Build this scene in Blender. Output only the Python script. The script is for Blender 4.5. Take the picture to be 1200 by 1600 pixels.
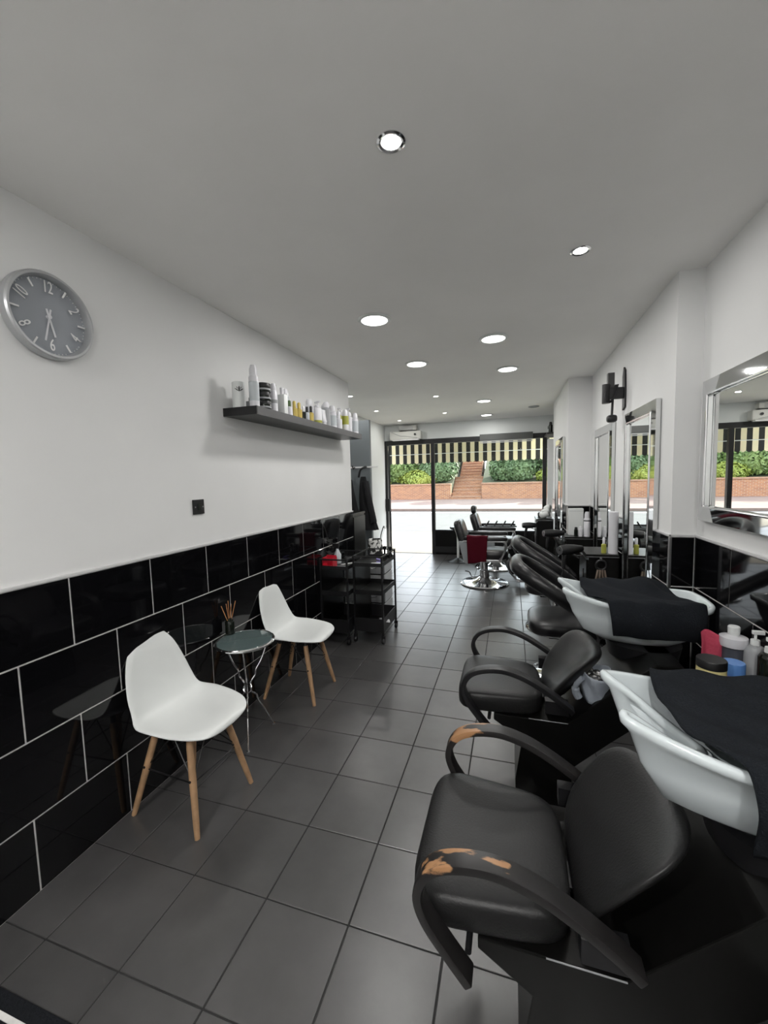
import bpy, bmesh, math, random
from mathutils import Vector, Matrix
random.seed(7)
PI = math.pi
scn = bpy.context.scene
COL = scn.collection
for o in list(bpy.data.objects):
    bpy.data.objects.remove(o)

# ------------------------------------------------------------------ camera
F_PX, YAW, PITCH, ROLL, CAM_H = 634.18, math.radians(17.418), math.radians(4.694), math.radians(-1.49), 1.5653
_cy, _sy, _cp, _sp = math.cos(YAW), math.sin(YAW), math.cos(PITCH), math.sin(PITCH)
FWD = Vector((-_sy*_cp, _cy*_cp, -_sp)); R0 = Vector((_cy, _sy, 0)); U0 = R0.cross(FWD)
RIGHT = R0*math.cos(ROLL) + U0*math.sin(ROLL); UP = -R0*math.sin(ROLL) + U0*math.cos(ROLL)
CPOS = Vector((0, 0, CAM_H))
cam_d = bpy.data.cameras.new('camera'); cam = bpy.data.objects.new('camera', cam_d); COL.objects.link(cam)
cam_d.sensor_fit = 'VERTICAL'; cam_d.sensor_height = 36; cam_d.lens = F_PX/1600*36; cam_d.clip_start = .02; cam_d.clip_end = 300
m = Matrix((RIGHT, UP, -FWD)).transposed().to_4x4(); m.translation = CPOS; cam.matrix_world = m
scn.camera = cam
def _ray(x, y): return RIGHT*((x-600)/F_PX) + UP*((800-y)/F_PX) + FWD
def PX(x, y, X): d = _ray(x, y); return CPOS + d*((X-CPOS.x)/d.x)
def PY(x, y, Y): d = _ray(x, y); return CPOS + d*((Y-CPOS.y)/d.y)
def PZ(x, y, Z): d = _ray(x, y); return CPOS + d*((Z-CPOS.z)/d.z)

# ------------------------------------------------------------------ world, sun, exposure
w = bpy.data.worlds.new('sky'); scn.world = w; w.use_nodes = True
bg = w.node_tree.nodes['Background']; bg.inputs[0].default_value = (.86, .93, 1.0, 1); bg.inputs[1].default_value = 6.2
sd = bpy.data.lights.new('sun', 'SUN'); sd.energy = 22.0; sd.angle = .01; sd.color = (1, .94, .84)
sun = bpy.data.objects.new('sun', sd); COL.objects.link(sun)
az, el = math.radians(50), math.radians(28)
sdir = Vector((math.sin(az)*math.cos(el), math.cos(az)*math.cos(el), math.sin(el)))
sun.rotation_euler = sdir.to_track_quat('Z', 'Y').to_euler(); sun.location = (8, 14, 9)
vs = scn.view_settings
vs.view_transform = 'Standard'; vs.look = 'None'; vs.exposure = 0.1; vs.gamma = 1.0; vs.use_curve_mapping = False
LAMP_BIG, LAMP_SMALL = 6.6, 3.4

# ------------------------------------------------------------------ materials
MATS = {}
def mat(name, col, rough=.5, metal=0, spec=.5, noise=0, nscale=8, bump=0, bscale=40, coat=0, emit=None, estr=0, trans=0, col2=None, ior=1.45):
    if name in MATS: return MATS[name]
    mt = bpy.data.materials.new(name); mt.use_nodes = True; nt = mt.node_tree; b = nt.nodes['Principled BSDF']
    b.inputs['Base Color'].default_value = (*col, 1); b.inputs['Roughness'].default_value = rough; b.inputs['Metallic'].default_value = metal
    b.inputs['Specular IOR Level'].default_value = spec; b.inputs['IOR'].default_value = ior
    if coat: b.inputs['Coat Weight'].default_value = coat; b.inputs['Coat Roughness'].default_value = .08
    if trans: b.inputs['Transmission Weight'].default_value = trans
    if emit: b.inputs['Emission Color'].default_value = (*emit, 1); b.inputs['Emission Strength'].default_value = estr
    if noise or bump:
        tc = nt.nodes.new('ShaderNodeTexCoord')
    if noise:
        n = nt.nodes.new('ShaderNodeTexNoise'); n.inputs['Scale'].default_value = nscale; n.inputs['Detail'].default_value = 6
        nt.links.new(tc.outputs['Object'], n.inputs['Vector'])
        r = nt.nodes.new('ShaderNodeValToRGB'); r.color_ramp.elements[0].position = .3; r.color_ramp.elements[1].position = .7
        c2 = col2 or tuple(min(1, c*(1+noise)) for c in col); c1 = col if col2 else tuple(c*(1-noise) for c in col)
        r.color_ramp.elements[0].color = (*c1, 1); r.color_ramp.elements[1].color = (*c2, 1)
        nt.links.new(n.outputs['Fac'], r.inputs[0]); nt.links.new(r.outputs[0], b.inputs['Base Color'])
    if bump:
        n2 = nt.nodes.new('ShaderNodeTexNoise'); n2.inputs['Scale'].default_value = bscale; n2.inputs['Detail'].default_value = 5
        nt.links.new(tc.outputs['Object'], n2.inputs['Vector'])
        bp = nt.nodes.new('ShaderNodeBump'); bp.inputs['Strength'].default_value = bump; bp.inputs['Distance'].default_value = .01
        nt.links.new(n2.outputs['Fac'], bp.inputs['Height']); nt.links.new(bp.outputs[0], b.inputs['Normal'])
    MATS[name] = mt
    return mt
def glass_mat(name, tint=(1, 1, 1), gloss=.9, rough=0.0):
    mt = bpy.data.materials.new(name); mt.use_nodes = True; nt = mt.node_tree
    for n in list(nt.nodes): nt.nodes.remove(n)
    out = nt.nodes.new('ShaderNodeOutputMaterial'); mix = nt.nodes.new('ShaderNodeMixShader'); fr = nt.nodes.new('ShaderNodeFresnel'); fr.inputs[0].default_value = 1.3
    t = nt.nodes.new('ShaderNodeBsdfTransparent'); t.inputs[0].default_value = (*tint, 1)
    g = nt.nodes.new('ShaderNodeBsdfGlossy'); g.inputs[0].default_value = (gloss, gloss, gloss, 1); g.inputs['Roughness'].default_value = rough
    nt.links.new(fr.outputs[0], mix.inputs[0]); nt.links.new(t.outputs[0], mix.inputs[1]); nt.links.new(g.outputs[0], mix.inputs[2]); nt.links.new(mix.outputs[0], out.inputs[0])
    MATS[name] = mt
    return mt
M_WALL = mat('white_paint', (.77, .775, .77), .75, noise=.02, nscale=2, bump=.06, bscale=6)
M_CEIL = mat('ceiling_paint', (.93, .92, .90), .7, noise=.03, nscale=1.6, bump=.15, bscale=3)
M_ALC = mat('pale_grey_paint', (.74, .765, .755), .7, noise=.02, nscale=2)
M_GREY = mat('mid_grey_paint', (.16, .18, .19), .6)
M_TILE = mat('black_gloss_tile', (.0035, .0035, .0042), .045, spec=.5)
M_GROUT = mat('pale_grout', (.68, .67, .65), .8, noise=.15, nscale=20)
M_TRIM = mat('white_trim', (.62, .62, .62), .35)
M_FTILE = mat('slate_floor_tile', (.04, .039, .039), .31, spec=1.0, noise=0, bump=.02, bscale=14)
M_FGROUT = mat('floor_grout', (.02, .02, .02), .8, noise=.3, nscale=14)
M_BLACK = mat('black_frame', (.008, .008, .009), .4)
M_LAM = mat('black_laminate', (.0035, .0034, .0032), .30, spec=.28, noise=.1, nscale=6)
M_LEATHER = mat('black_leather', (.0095, .0095, .0098), .42, spec=.4, bump=.12, bscale=160)
M_LEATHER2 = mat('black_vinyl', (.011, .011, .012), .3, bump=.08, bscale=120)
M_CHROME = mat('chrome', (.78, .78, .79), .12, metal=1)
M_STEEL = mat('brushed_steel', (.5, .5, .51), .28, metal=1)
M_MIRROR = mat('mirror_silver', (.88, .89, .88), .0, metal=1)
M_BEVEL = mat('mirror_bevel', (.72, .73, .73), .04, metal=1)
M_CERAMIC = mat('white_ceramic', (.66, .72, .74), .12, spec=.6, coat=.6)
M_PLAST = mat('white_plastic', (.72, .74, .73), .35)
M_WPL = mat('white_bottle', (.68, .68, .71), .3)
M_GPL = mat('grey_bottle', (.33, .34, .35), .35)
M_CLEAR = mat('frosted_bottle', (.5, .54, .56), .2)
M_GOLD = mat('gold_bottle', (.52, .40, .10), .25, spec=.6)
M_OLIVE = mat('olive_label', (.33, .34, .06), .4)
M_GREEN = mat('green_print', (.06, .12, .03), .5)
M_WOOD = mat('beech_leg', (.36, .22, .12), .5, noise=.25, nscale=14)
M_CLOTH = mat('black_towel', (.012, .014, .017), .95, spec=.1, bump=.5, bscale=220)
M_RED = mat('burgundy_towel', (.065, .005, .011), .95, spec=.1, bump=.5, bscale=120)
M_PINK = mat('pink_cloth', (.42, .06, .10), .9, spec=.1, bump=.3, bscale=90)
M_ORANGE = mat('reed', (.45, .2, .08), .7)
M_SMOKE = mat('smoked_bottle', (.008, .011, .008), .1)
M_TGLASS = mat('green_glass', (.085, .12, .12), .06, spec=.7, coat=.5)
M_YELLOW = mat('cream_tub', (.68, .60, .28), .4)
M_BLUE = mat('blue_lid', (.10, .24, .56), .3)
M_PURPLE = mat('purple_plastic', (.2, .16, .5), .4)
M_REDPL = mat('red_plastic', (.5, .012, .03), .35)
M_BAG = mat('grey_bag', (.27, .30, .34), .35, bump=.4, bscale=18)
M_FOIL = mat('foil', (.6, .6, .6), .25, metal=1, bump=1, bscale=40)
M_CLOCKRIM = mat('silver_paint', (.48, .49, .50), .3, metal=.5)
M_CLOCKFACE = mat('clock_grey', (.30, .32, .345), .6)
M_WHITE = mat('white_print', (.8, .8, .8), .5)
M_DRAWER = mat('drawer_grey', (.42, .43, .44), .35)
M_LED = mat('led_diffuser', (1, 1, 1), .5, emit=(1, .98, .95), estr=9)
M_UNIT = mat('air_unit_white', (.62, .62, .58), .5)
M_GLASS = glass_mat('window_glass', (.97, .99, .98), .35)
M_JEANS = mat('dark_coat', (.01, .01, .012), .9, bump=.4, bscale=30)
M_PAVE = mat('paving', (.165, .155, .13), .85, noise=.12, nscale=3)
M_ROAD = mat('asphalt', (.062, .062, .061), .85, noise=.1, nscale=3)
M_YLINE = mat('yellow_line', (.55, .5, .12), .8, noise=.2, nscale=12)
M_KERB = mat('kerb_stone', (.11, .08, .068), .8, noise=.1, nscale=5)
M_STEP = mat('step_stone', (.225, .13, .085), .85, noise=.2, nscale=7)
M_CREAM = mat('cream_canvas', (.74, .67, .47), .9, spec=.1)
M_BLACKCAN = mat('black_canvas', (.035, .035, .035), .9, spec=.1)
M_BARK = mat('bark', (.1, .07, .04), .9)
# floor tiles: colour varies softly with patches, and a little between tiles
nt = M_FTILE.node_tree; b = nt.nodes['Principled BSDF']
g = nt.nodes.new('ShaderNodeNewGeometry'); n = nt.nodes.new('ShaderNodeTexNoise'); n.inputs['Scale'].default_value = 3.2; n.inputs['Detail'].default_value = 9; n.inputs['Roughness'].default_value = .65
nt.links.new(g.outputs['Position'], n.inputs['Vector'])
oi = nt.nodes.new('ShaderNodeObjectInfo'); ad = nt.nodes.new('ShaderNodeMath'); ad.operation = 'MULTIPLY_ADD'; ad.inputs[1].default_value = .16
nt.links.new(oi.outputs['Random'], ad.inputs[0]); nt.links.new(n.outputs['Fac'], ad.inputs[2])
r = nt.nodes.new('ShaderNodeValToRGB'); r.color_ramp.elements[0].position = .35; r.color_ramp.elements[1].position = .85
r.color_ramp.elements[0].color = (.042, .041, .041, 1); r.color_ramp.elements[1].color = (.082, .08, .079, 1)
nt.links.new(ad.outputs[0], r.inputs[0]); nt.links.new(r.outputs[0], b.inputs['Base Color'])
def brick_mat():
    mt = bpy.data.materials.new('red_brick'); mt.use_nodes = True; nt = mt.node_tree; b = nt.nodes['Principled BSDF']; b.inputs['Roughness'].default_value = .9
    tc = nt.nodes.new('ShaderNodeTexCoord'); mp = nt.nodes.new('ShaderNodeMapping'); mp.inputs['Rotation'].default_value = (PI/2, 0, 0)
    br = nt.nodes.new('ShaderNodeTexBrick'); br.inputs['Scale'].default_value = 1.0; br.inputs['Brick Width'].default_value = .23; br.inputs['Row Height'].default_value = .075; br.inputs['Mortar Size'].default_value = .008
    br.inputs['Color1'].default_value = (.25, .105, .047, 1); br.inputs['Color2'].default_value = (.17, .065, .034, 1); br.inputs['Mortar'].default_value = (.26, .21, .155, 1)
    nt.links.new(tc.outputs['Object'], mp.inputs[0]); nt.links.new(mp.outputs[0], br.inputs[0]); nt.links.new(br.outputs[0], b.inputs['Base Color'])
    return mt
M_BRICK = brick_mat()
def wear_mat():
    mt = bpy.data.materials.new('worn_black_wood'); mt.use_nodes = True; nt = mt.node_tree; b = nt.nodes['Principled BSDF']; b.inputs['Roughness'].default_value = .4
    tc = nt.nodes.new('ShaderNodeTexCoord'); n = nt.nodes.new('ShaderNodeTexNoise'); n.inputs['Scale'].default_value = 16; n.inputs['Detail'].default_value = 8
    mp = nt.nodes.new('ShaderNodeMapping'); mp.inputs['Scale'].default_value = (.5, 1.6, 1)
    nt.links.new(tc.outputs['Object'], mp.inputs[0]); nt.links.new(mp.outputs[0], n.inputs['Vector'])
    sx = nt.nodes.new('ShaderNodeSeparateXYZ'); nt.links.new(tc.outputs['Object'], sx.inputs[0])
    # wear gathers on the raised front curve of the arm (a mark of use, fixed to the arm)
    mr = nt.nodes.new('ShaderNodeMapRange'); mr.inputs[1].default_value = -.02; mr.inputs[2].default_value = -.16; mr.inputs[3].default_value = -.12; mr.inputs[4].default_value = .08
    nt.links.new(sx.outputs[0], mr.inputs[0])
    mz = nt.nodes.new('ShaderNodeMapRange'); mz.inputs[1].default_value = .58; mz.inputs[2].default_value = .65; mz.inputs[3].default_value = -.2; mz.inputs[4].default_value = 0.04
    nt.links.new(sx.outputs[2], mz.inputs[0])
    a = nt.nodes.new('ShaderNodeMath'); a.operation = 'ADD'; nt.links.new(mr.outputs[0], a.inputs[0]); nt.links.new(n.outputs['Fac'], a.inputs[1])
    a2 = nt.nodes.new('ShaderNodeMath'); a2.operation = 'ADD'; nt.links.new(a.outputs[0], a2.inputs[0]); nt.links.new(mz.outputs[0], a2.inputs[1])
    r = nt.nodes.new('ShaderNodeValToRGB'); r.color_ramp.elements[0].position = .56; r.color_ramp.elements[1].position = .60
    r.color_ramp.elements[0].color = (.012, .011, .011, 1); r.color_ramp.elements[1].color = (.34, .18, .085, 1)
    nt.links.new(a2.outputs[0], r.inputs[0]); nt.links.new(r.outputs[0], b.inputs['Base Color'])
    return mt
M_WORN = wear_mat()
def leaf_mat(name, c1, c2):
    return mat(name, c1, .6, noise=.1, nscale=1.2, col2=c2)
M_LEAF = [leaf_mat('leaf_mid', (.045, .085, .02), (.12, .17, .045)), leaf_mat('leaf_dark', (.035, .07, .025), (.085, .13, .05)), leaf_mat('leaf_yellow', (.12, .17, .025), (.24, .26, .05))]

# ------------------------------------------------------------------ builders
class MB:
    def __init__(s): s.v = []; s.f = []
    def add(s, vs, fs):
        n = len(s.v); s.v += [tuple(p) for p in vs]; s.f += [tuple(i+n for i in q) for q in fs]; return s
    def box(s, c, d, rot=None):
        vs = [Vector((x*d[0]/2, y*d[1]/2, z*d[2]/2)) for x in (-1, 1) for y in (-1, 1) for z in (-1, 1)]
        if rot: vs = [rot @ q for q in vs]
        c = Vector(c)
        return s.add([q+c for q in vs], [(0, 1, 3, 2), (4, 6, 7, 5), (0, 4, 5, 1), (2, 3, 7, 6), (0, 2, 6, 4), (1, 5, 7, 3)])
    def bb(s, x0, x1, y0, y1, z0, z1): return s.box(((x0+x1)/2, (y0+y1)/2, (z0+z1)/2), (x1-x0, y1-y0, z1-z0))
    def tube(s, pts, r, n=8, closed=False, up=None, ry=None, caps=True):
        pts = [Vector(p) for p in pts]; N = len(pts); rs = r if isinstance(r, (list, tuple)) else [r]*N
        ref = Vector(up) if up else None; rings = []
        prev = None
        for i, p in enumerate(pts):
            a = pts[i-1] if (i > 0 or closed) else p; c = pts[(i+1) % N] if (i < N-1 or closed) else p
            t = (c-a).normalized()
            if ref is not None: nn = (ref - t*ref.dot(t))
            elif prev is not None: nn = prev - t*prev.dot(t)
            else: nn = (Vector((0, 0, 1)) if abs(t.z) < .9 else Vector((1, 0, 0))); nn = nn - t*nn.dot(t)
            nn.normalize(); prev = nn; bn = t.cross(nn)
            k = (ry/r if (ry and not isinstance(r, (list, tuple))) else (ry or 1))
            rings.append([p + (nn*math.cos(2*PI*j/n) + bn*(k*math.sin(2*PI*j/n)))*rs[i] for j in range(n)])
        vs = [q for rg in rings for q in rg]; fs = []
        for i in range(N if closed else N-1):
            i2 = (i+1) % N
            for j in range(n): fs.append((i*n+j, i*n+(j+1) % n, i2*n+(j+1) % n, i2*n+j))
        if not closed and caps: fs += [tuple(reversed(range(n))), tuple((N-1)*n+j for j in range(n))]
        return s.add(vs, fs)
    def cyl(s, p0, p1, r0, r1=None, n=12): return s.tube([p0, p1], [r0, r0 if r1 is None else r1], n)
    def lathe(s, prof, c=(0, 0, 0), n=24, axis='z'):
        vs = []; fs = []; c = Vector(c)
        for (r, z) in prof:
            for j in range(n):
                a = 2*PI*j/n; q = Vector((r*math.cos(a), r*math.sin(a), z))
                if axis == 'x': q = Vector((q.z, q.x, q.y))
                if axis == 'y': q = Vector((q.x, q.z, q.y))
                vs.append(q+c)
        for i in range(len(prof)-1):
            for j in range(n): fs.append((i*n+j, i*n+(j+1) % n, (i+1)*n+(j+1) % n, (i+1)*n+j))
        if prof[0][0] > 1e-5:
            k = (len(prof)-1)*n
            for j in range(n): fs.append((k+j, k+(j+1) % n, (j+1) % n, j))
        return s.add(vs, fs)
    def prism(s, poly, a0, a1, plane='xz'):
        N = len(poly)
        def q(p, a): return {'xz': (p[0], a, p[1]), 'xy': (p[0], p[1], a), 'yz': (a, p[0], p[1])}[plane]
        vs = [q(p, a0) for p in poly] + [q(p, a1) for p in poly]
        fs = [tuple(range(N)), tuple(reversed(range(N, 2*N)))] + [(i, i+N, (i+1) % N+N, (i+1) % N) for i in range(N)]
        return s.add(vs, fs)
    def sq(s, c, r, e1=.5, e2=.5, nu=24, nv=14, fn=None):   # superellipsoid cushion
        def pw(x, e): return math.copysign(abs(x)**e, x)
        vs = []; c = Vector(c)
        for i in range(nv+1):
            ph = -PI/2 + PI*i/nv
            for j in range(nu):
                th = 2*PI*j/nu
                q = Vector((r[0]*pw(math.cos(ph), e1)*pw(math.cos(th), e2), r[1]*pw(math.cos(ph), e1)*pw(math.sin(th), e2), r[2]*pw(math.sin(ph), e1)))
                if fn: q = fn(q)
                vs.append(q+c)
        fs = [(i*nu+j, i*nu+(j+1) % nu, (i+1)*nu+(j+1) % nu, (i+1)*nu+j) for i in range(nv) for j in range(nu)]
        return s.add(vs, fs)
    def grid(s, fn, nu, nv, closed_u=False):
        vs = [Vector(fn(i/nu, j/nv)) for i in range(nu+1) for j in range(nv+1)]
        fs = [(i*(nv+1)+j, (i+1)*(nv+1)+j, (i+1)*(nv+1)+j+1, i*(nv+1)+j+1) for i in range(nu) for j in range(nv)]
        return s.add(vs, fs)
    def band(s, path, y0, y1, th):   # flat strip that follows a path in XZ
        N = len(path); P = [Vector((p[0], 0, p[1])) for p in path]; top = []; bot = []
        for i, p in enumerate(P):
            t = (P[min(i+1, N-1)]-P[max(i-1, 0)]).normalized(); nn = Vector((-t.z, 0, t.x))
            top.append(p+nn*th/2); bot.append(p-nn*th/2)
        vs = []
        for i in range(N):
            for q in (top[i], bot[i]):
                vs += [(q.x, y0, q.z), (q.x, y1, q.z)]
        fs = []
        for i in range(N-1):
            a = i*4; c = a+4
            fs += [(a, a+1, c+1, c), (a+2, c+2, c+3, a+3), (a, c, c+2, a+2), (a+1, a+3, c+3, c+1)]
        fs += [(0, 2, 3, 1), (4*N-4, 4*N-3, 4*N-1, 4*N-2)]
        return s.add(vs, fs)

def spline(pts, n=6):
    pts = [Vector(p) for p in pts]; out = []
    for i in range(len(pts)-1):
        p0 = pts[max(i-1, 0)]; p1 = pts[i]; p2 = pts[i+1]; p3 = pts[min(i+2, len(pts)-1)]
        for k in range(n):
            t = k/n; out.append(.5*((2*p1)+(p2-p0)*t+(2*p0-5*p1+4*p2-p3)*t*t+(3*p1-p0-3*p2+p3)*t**3))
    out.append(pts[-1]); return out

def obj(name, mb, mt, parent=None, smooth=True, bevel=0, ang=35, seg=2, weld=False):
    me = bpy.data.meshes.new(name); bm = bmesh.new()
    vs = [bm.verts.new(p) for p in mb.v]
    for f in mb.f:
        try: bm.faces.new([vs[i] for i in f])
        except ValueError: pass
    bmesh.ops.remove_doubles(bm, verts=bm.verts, dist=1e-6)
    bmesh.ops.recalc_face_normals(bm, faces=bm.faces)
    if bevel:
        es = [e for e in bm.edges if len(e.link_faces) == 2 and e.calc_face_angle(0) > .6]
        bmesh.ops.bevel(bm, geom=es, offset=bevel, segments=seg, affect='EDGES', profile=.6, clamp_overlap=True)
    bm.to_mesh(me); bm.free()
    if smooth:
        for p in me.polygons: p.use_smooth = True
        me.set_sharp_from_angle(angle=math.radians(ang))
    me.materials.append(mt)
    o = bpy.data.objects.new(name, me); COL.objects.link(o)
    if parent: o.parent = parent
    return o
def tag(o, label=None, cat=None, group=None, kind=None):
    if label: o['label'] = label
    if cat: o['category'] = cat
    if group: o['group'] = group
    if kind: o['kind'] = kind
    return o
def thing(name, label, cat, loc=(0, 0, 0), rz=0, group=None):
    o = bpy.data.objects.new(name, None); COL.objects.link(o); o.location = loc; o.rotation_euler = (0, 0, rz); o.empty_display_size = .1
    return tag(o, label, cat, group)
def struct(name, mb, mt, **k): return tag(obj(name, mb, mt, **k), kind='structure')
def copy_tree(o, parent=None):
    c = o.copy(); COL.objects.link(c)
    if parent: c.parent = parent
    for ch in [q for q in bpy.data.objects if q.parent == o]: copy_tree(ch, c)
    return c
def share(name, o, parent, loc):
    c = bpy.data.objects.new(name, o.data); COL.objects.link(c); c.parent = parent; c.location = loc; return c

# ------------------------------------------------------------------ room shell
XL, XA = -1.755, -2.5                # left wall, alcove wall
YB, YE, YF = -1.3, 4.36, 8.15        # back wall, end of the left wall, shop front
ZC = 2.65
YS1, YS2, YS3 = 2.69, 5.15, 6.85     # steps of the right wall
XR1, XR2, XR3, XR4 = 1.0, .875, .63, .78
fl = struct('floor', MB().bb(XA-.1, 1.15, YB-.1, YF+.1, -.12, -.003), M_FGROUT, smooth=False)
T = .333; FX0, FY0 = -1.2123, 2.1975; G = .0028
proto = {}
i0, i1 = -4, 7
for j in range(-5, 18):
    for i in range(i0, i1):
        x0, x1 = FX0+i*T+G, FX0+(i+1)*T-G; y0, y1 = FY0+j*T+G, FY0+(j+1)*T-G
        xmin = XL if (y0+y1)/2 < YE else XA
        ym = (y0+y1)/2
        xmax = XR1 if ym < YS1 else XR2 if ym < YS2 else XR3 if ym < YS3 else XR4
        cx0, cx1, cy0, cy1 = max(x0, xmin), min(x1, xmax), y0, min(y1, YF-.02)
        if cx1-cx0 < .02 or cy1-cy0 < .02: continue
        key = (round(cx1-cx0, 3), round(cy1-cy0, 3))
        if key not in proto:
            wv, hv = key
            proto[key] = obj('floor_tile', MB().bb(-wv/2, wv/2, -hv/2, hv/2, -.008, 0), M_FTILE, fl, smooth=False, bevel=.0012, seg=1)
            proto[key].location = ((cx0+cx1)/2, (cy0+cy1)/2, 0)
        else: share('floor_tile', proto[key], fl, ((cx0+cx1)/2, (cy0+cy1)/2, 0))
yb = FY0-5*T
obj('floor_screed', MB().bb(XL, XR1, YB, yb-G, -.008, 0), M_FTILE, fl, smooth=False)
struct('ceiling', MB().bb(XA-.1, 1.15, YB-.1, YF+.1, ZC, ZC+.12), M_CEIL, smooth=False)
wl = struct('wall_left', MB().bb(XA-.1, XL, YB, YE, 0, ZC), M_WALL, smooth=False)
wa = struct('wall_alcove', MB().bb(XA-.15, XA, YE, YF+.1, 0, ZC), M_ALC, smooth=False)
struct('wall_back', MB().bb(XA-.1, 1.15, YB-.12, YB, 0, ZC), M_WALL, smooth=False)
wr1 = struct('wall_right', MB().bb(XR1, XR1+.15, YB, YS1, 0, ZC), M_WALL, smooth=False)
wr2 = struct('wall_right', MB().bb(XR2, XR1+.15, YS1, YS2, 0, ZC), M_WALL, smooth=False)
wr3 = struct('wall_right', MB().bb(XR3, XR1+.15, YS2, YS3, 0, ZC), M_WALL, smooth=False)
wr4 = struct('wall_right', MB().bb(XR4, XR1+.15, YS3, YF+.1, 0, ZC), M_WALL, smooth=False)
struct('wall_front', MB().bb(XA-.05, XR4, YF, YF+.15, 2.33, ZC), M_ALC, smooth=False)

# black glazed tiles with pale joints: one grout bed, tiles proud of it
ZR = [0.0, .294, .602, .904, 1.192]
TW = .397; TY0 = 1.1864; GT = .0034
def tile_field(parent, plane, pos, a0, a1, rows, origin, sgn, grout_name='grout_bed', tw=TW):
    # plane 'x': wall of constant X (a = Y); plane 'y': wall of constant Y (a = X); sgn: the way the face looks
    d0, d1 = pos, pos+sgn*.006
    g = MB()
    lo, hi = min(d0, d1), max(d0, d1)
    if plane == 'x': g.bb(lo, hi, a0, a1, rows[0][0], rows[-1][1])
    else: g.bb(a0, a1, lo, hi, rows[0][0], rows[-1][1])
    obj(grout_name, g, M_GROUT, parent, smooth=False)
    cache = {}
    for k, (z0, z1) in enumerate(rows):
        off = origin + (tw*.4813 if k % 2 == 0 and len(rows) == 4 else 0) if len(rows) == 4 else origin + (tw*.5 if k % 2 else 0)
        n0 = math.floor((a0-off)/tw)
        q = n0
        while off+q*tw < a1-.004:
            s0, s1 = max(a0, off+q*tw)+GT, min(a1, off+(q+1)*tw)-GT; q += 1
            if s1-s0 < .012: continue
            w_, h_ = round(s1-s0, 4), round(z1-z0-2*GT, 4); key = (w_, h_)
            c = (s0+s1)/2; zc = (z0+z1)/2
            loc = (pos+sgn*.005, c, zc) if plane == 'x' else (c, pos+sgn*.005, zc)
            if key not in cache:
                b_ = MB().bb(-.004, .004, -w_/2, w_/2, -h_/2, h_/2) if plane == 'x' else MB().bb(-w_/2, w_/2, -.004, .004, -h_/2, h_/2)
                cache[key] = obj('wall_tile', b_, M_TILE, parent, smooth=False, bevel=.0009, seg=1); cache[key].location = loc
            else: share('wall_tile', cache[key], parent, loc)
R4 = [(ZR[i], ZR[i+1]) for i in range(4)]
tile_field(wl, 'x', XL, YB, YE, R4, TY0, 1)
obj('trim_strip', MB().bb(XL, XL+.012, YB, YE+.012, 1.192, 1.206), M_TRIM, wl, smooth=False, bevel=.003)
tile_field(wr1, 'x', XR1, YB, YS1, R4, YS1-TW*3, -1)
obj('trim_strip', MB().bb(XR1-.012, XR1, YB, YS1, 1.192, 1.206), M_TRIM, wr1, smooth=False, bevel=.003)
tile_field(wr2, 'y', YS1, XR2, XR1-.01, R4, XR2, -1)
obj('trim_strip', MB().bb(XR2-.012, XR1-.012, YS1-.012, YS1, 1.192, 1.206), M_TRIM, wr2, smooth=False, bevel=.003)
tile_field(wr2, 'x', XR2, YS1+.004, YS2, R4, YS1, -1)
obj('trim_strip', MB().bb(XR2-.012, XR2, YS1-.012, YS2, 1.192, 1.206), M_TRIM, wr2, smooth=False, bevel=.003)
obj('corner_trim', MB().bb(XR2-.012, XR2+.004, YS1-.012, YS1+.004, 0, 1.192), M_STEEL, wr2, smooth=False, bevel=.003)
tile_field(wr3, 'y', YS2, XR3, XR2-.01, R4, XR3, -1)
obj('trim_strip', MB().bb(XR3-.012, XR2-.012, YS2-.012, YS2, 1.192, 1.206), M_TRIM, wr3, smooth=False, bevel=.003)
tile_field(wr3, 'x', XR3, YS2+.004, YS3, R4, YS2, -1)
obj('trim_strip', MB().bb(XR3-.012, XR3, YS2-.012, YS3, 1.192, 1.206), M_TRIM, wr3, smooth=False, bevel=.003)

# ------------------------------------------------------------------ shop front
XM = -1.50                         # mullion between the doorway and the big pane
wf = struct('window_1', MB().bb(XM-.035, XM+.035, YF-.03, YF+.05, 0, 2.26), M_BLACK, smooth=False, bevel=.004)
obj('frame_head', MB().bb(XA, XR4-.02, YF-.035, YF+.055, 2.24, 2.335), M_BLACK, wf, smooth=False, bevel=.004)
obj('frame_post', MB().bb(.565, .635, YF-.03, YF+.05, 0, 2.24), M_BLACK, wf, smooth=False, bevel=.004)
obj('frame_post', MB().bb(XA+.0, XA+.05, YF-.03, YF+.05, 0, 2.24), M_BLACK, wf, smooth=False, bevel=.004)
obj('lower_panel', MB().bb(XM+.035, .565, YF-.01, YF+.04, 0, .5), M_LAM, wf, smooth=False)
obj('sill_bar', MB().bb(XM+.035, .565, YF-.03, YF+.05, .475, .505), M_BLACK, wf, smooth=False, bevel=.003)
obj('kick_rail', MB().bb(XM+.035, -.85, YF-.03, YF-.01, .04, .16), M_BLACK, wf, smooth=False, bevel=.003)
obj('pane', MB().bb(XM+.035, .565, YF+.008, YF+.014, .505, 2.24), M_GLASS, wf, smooth=False)
obj('side_pane', MB().bb(.635, XR4-.02, YF+.008, YF+.014, .02, 2.24), M_GLASS, wf, smooth=False)
struct('trim_1', MB().bb(.64, XR4, YF-.25, YF-.06, 0, 2.2), M_WALL, smooth=False)
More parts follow.
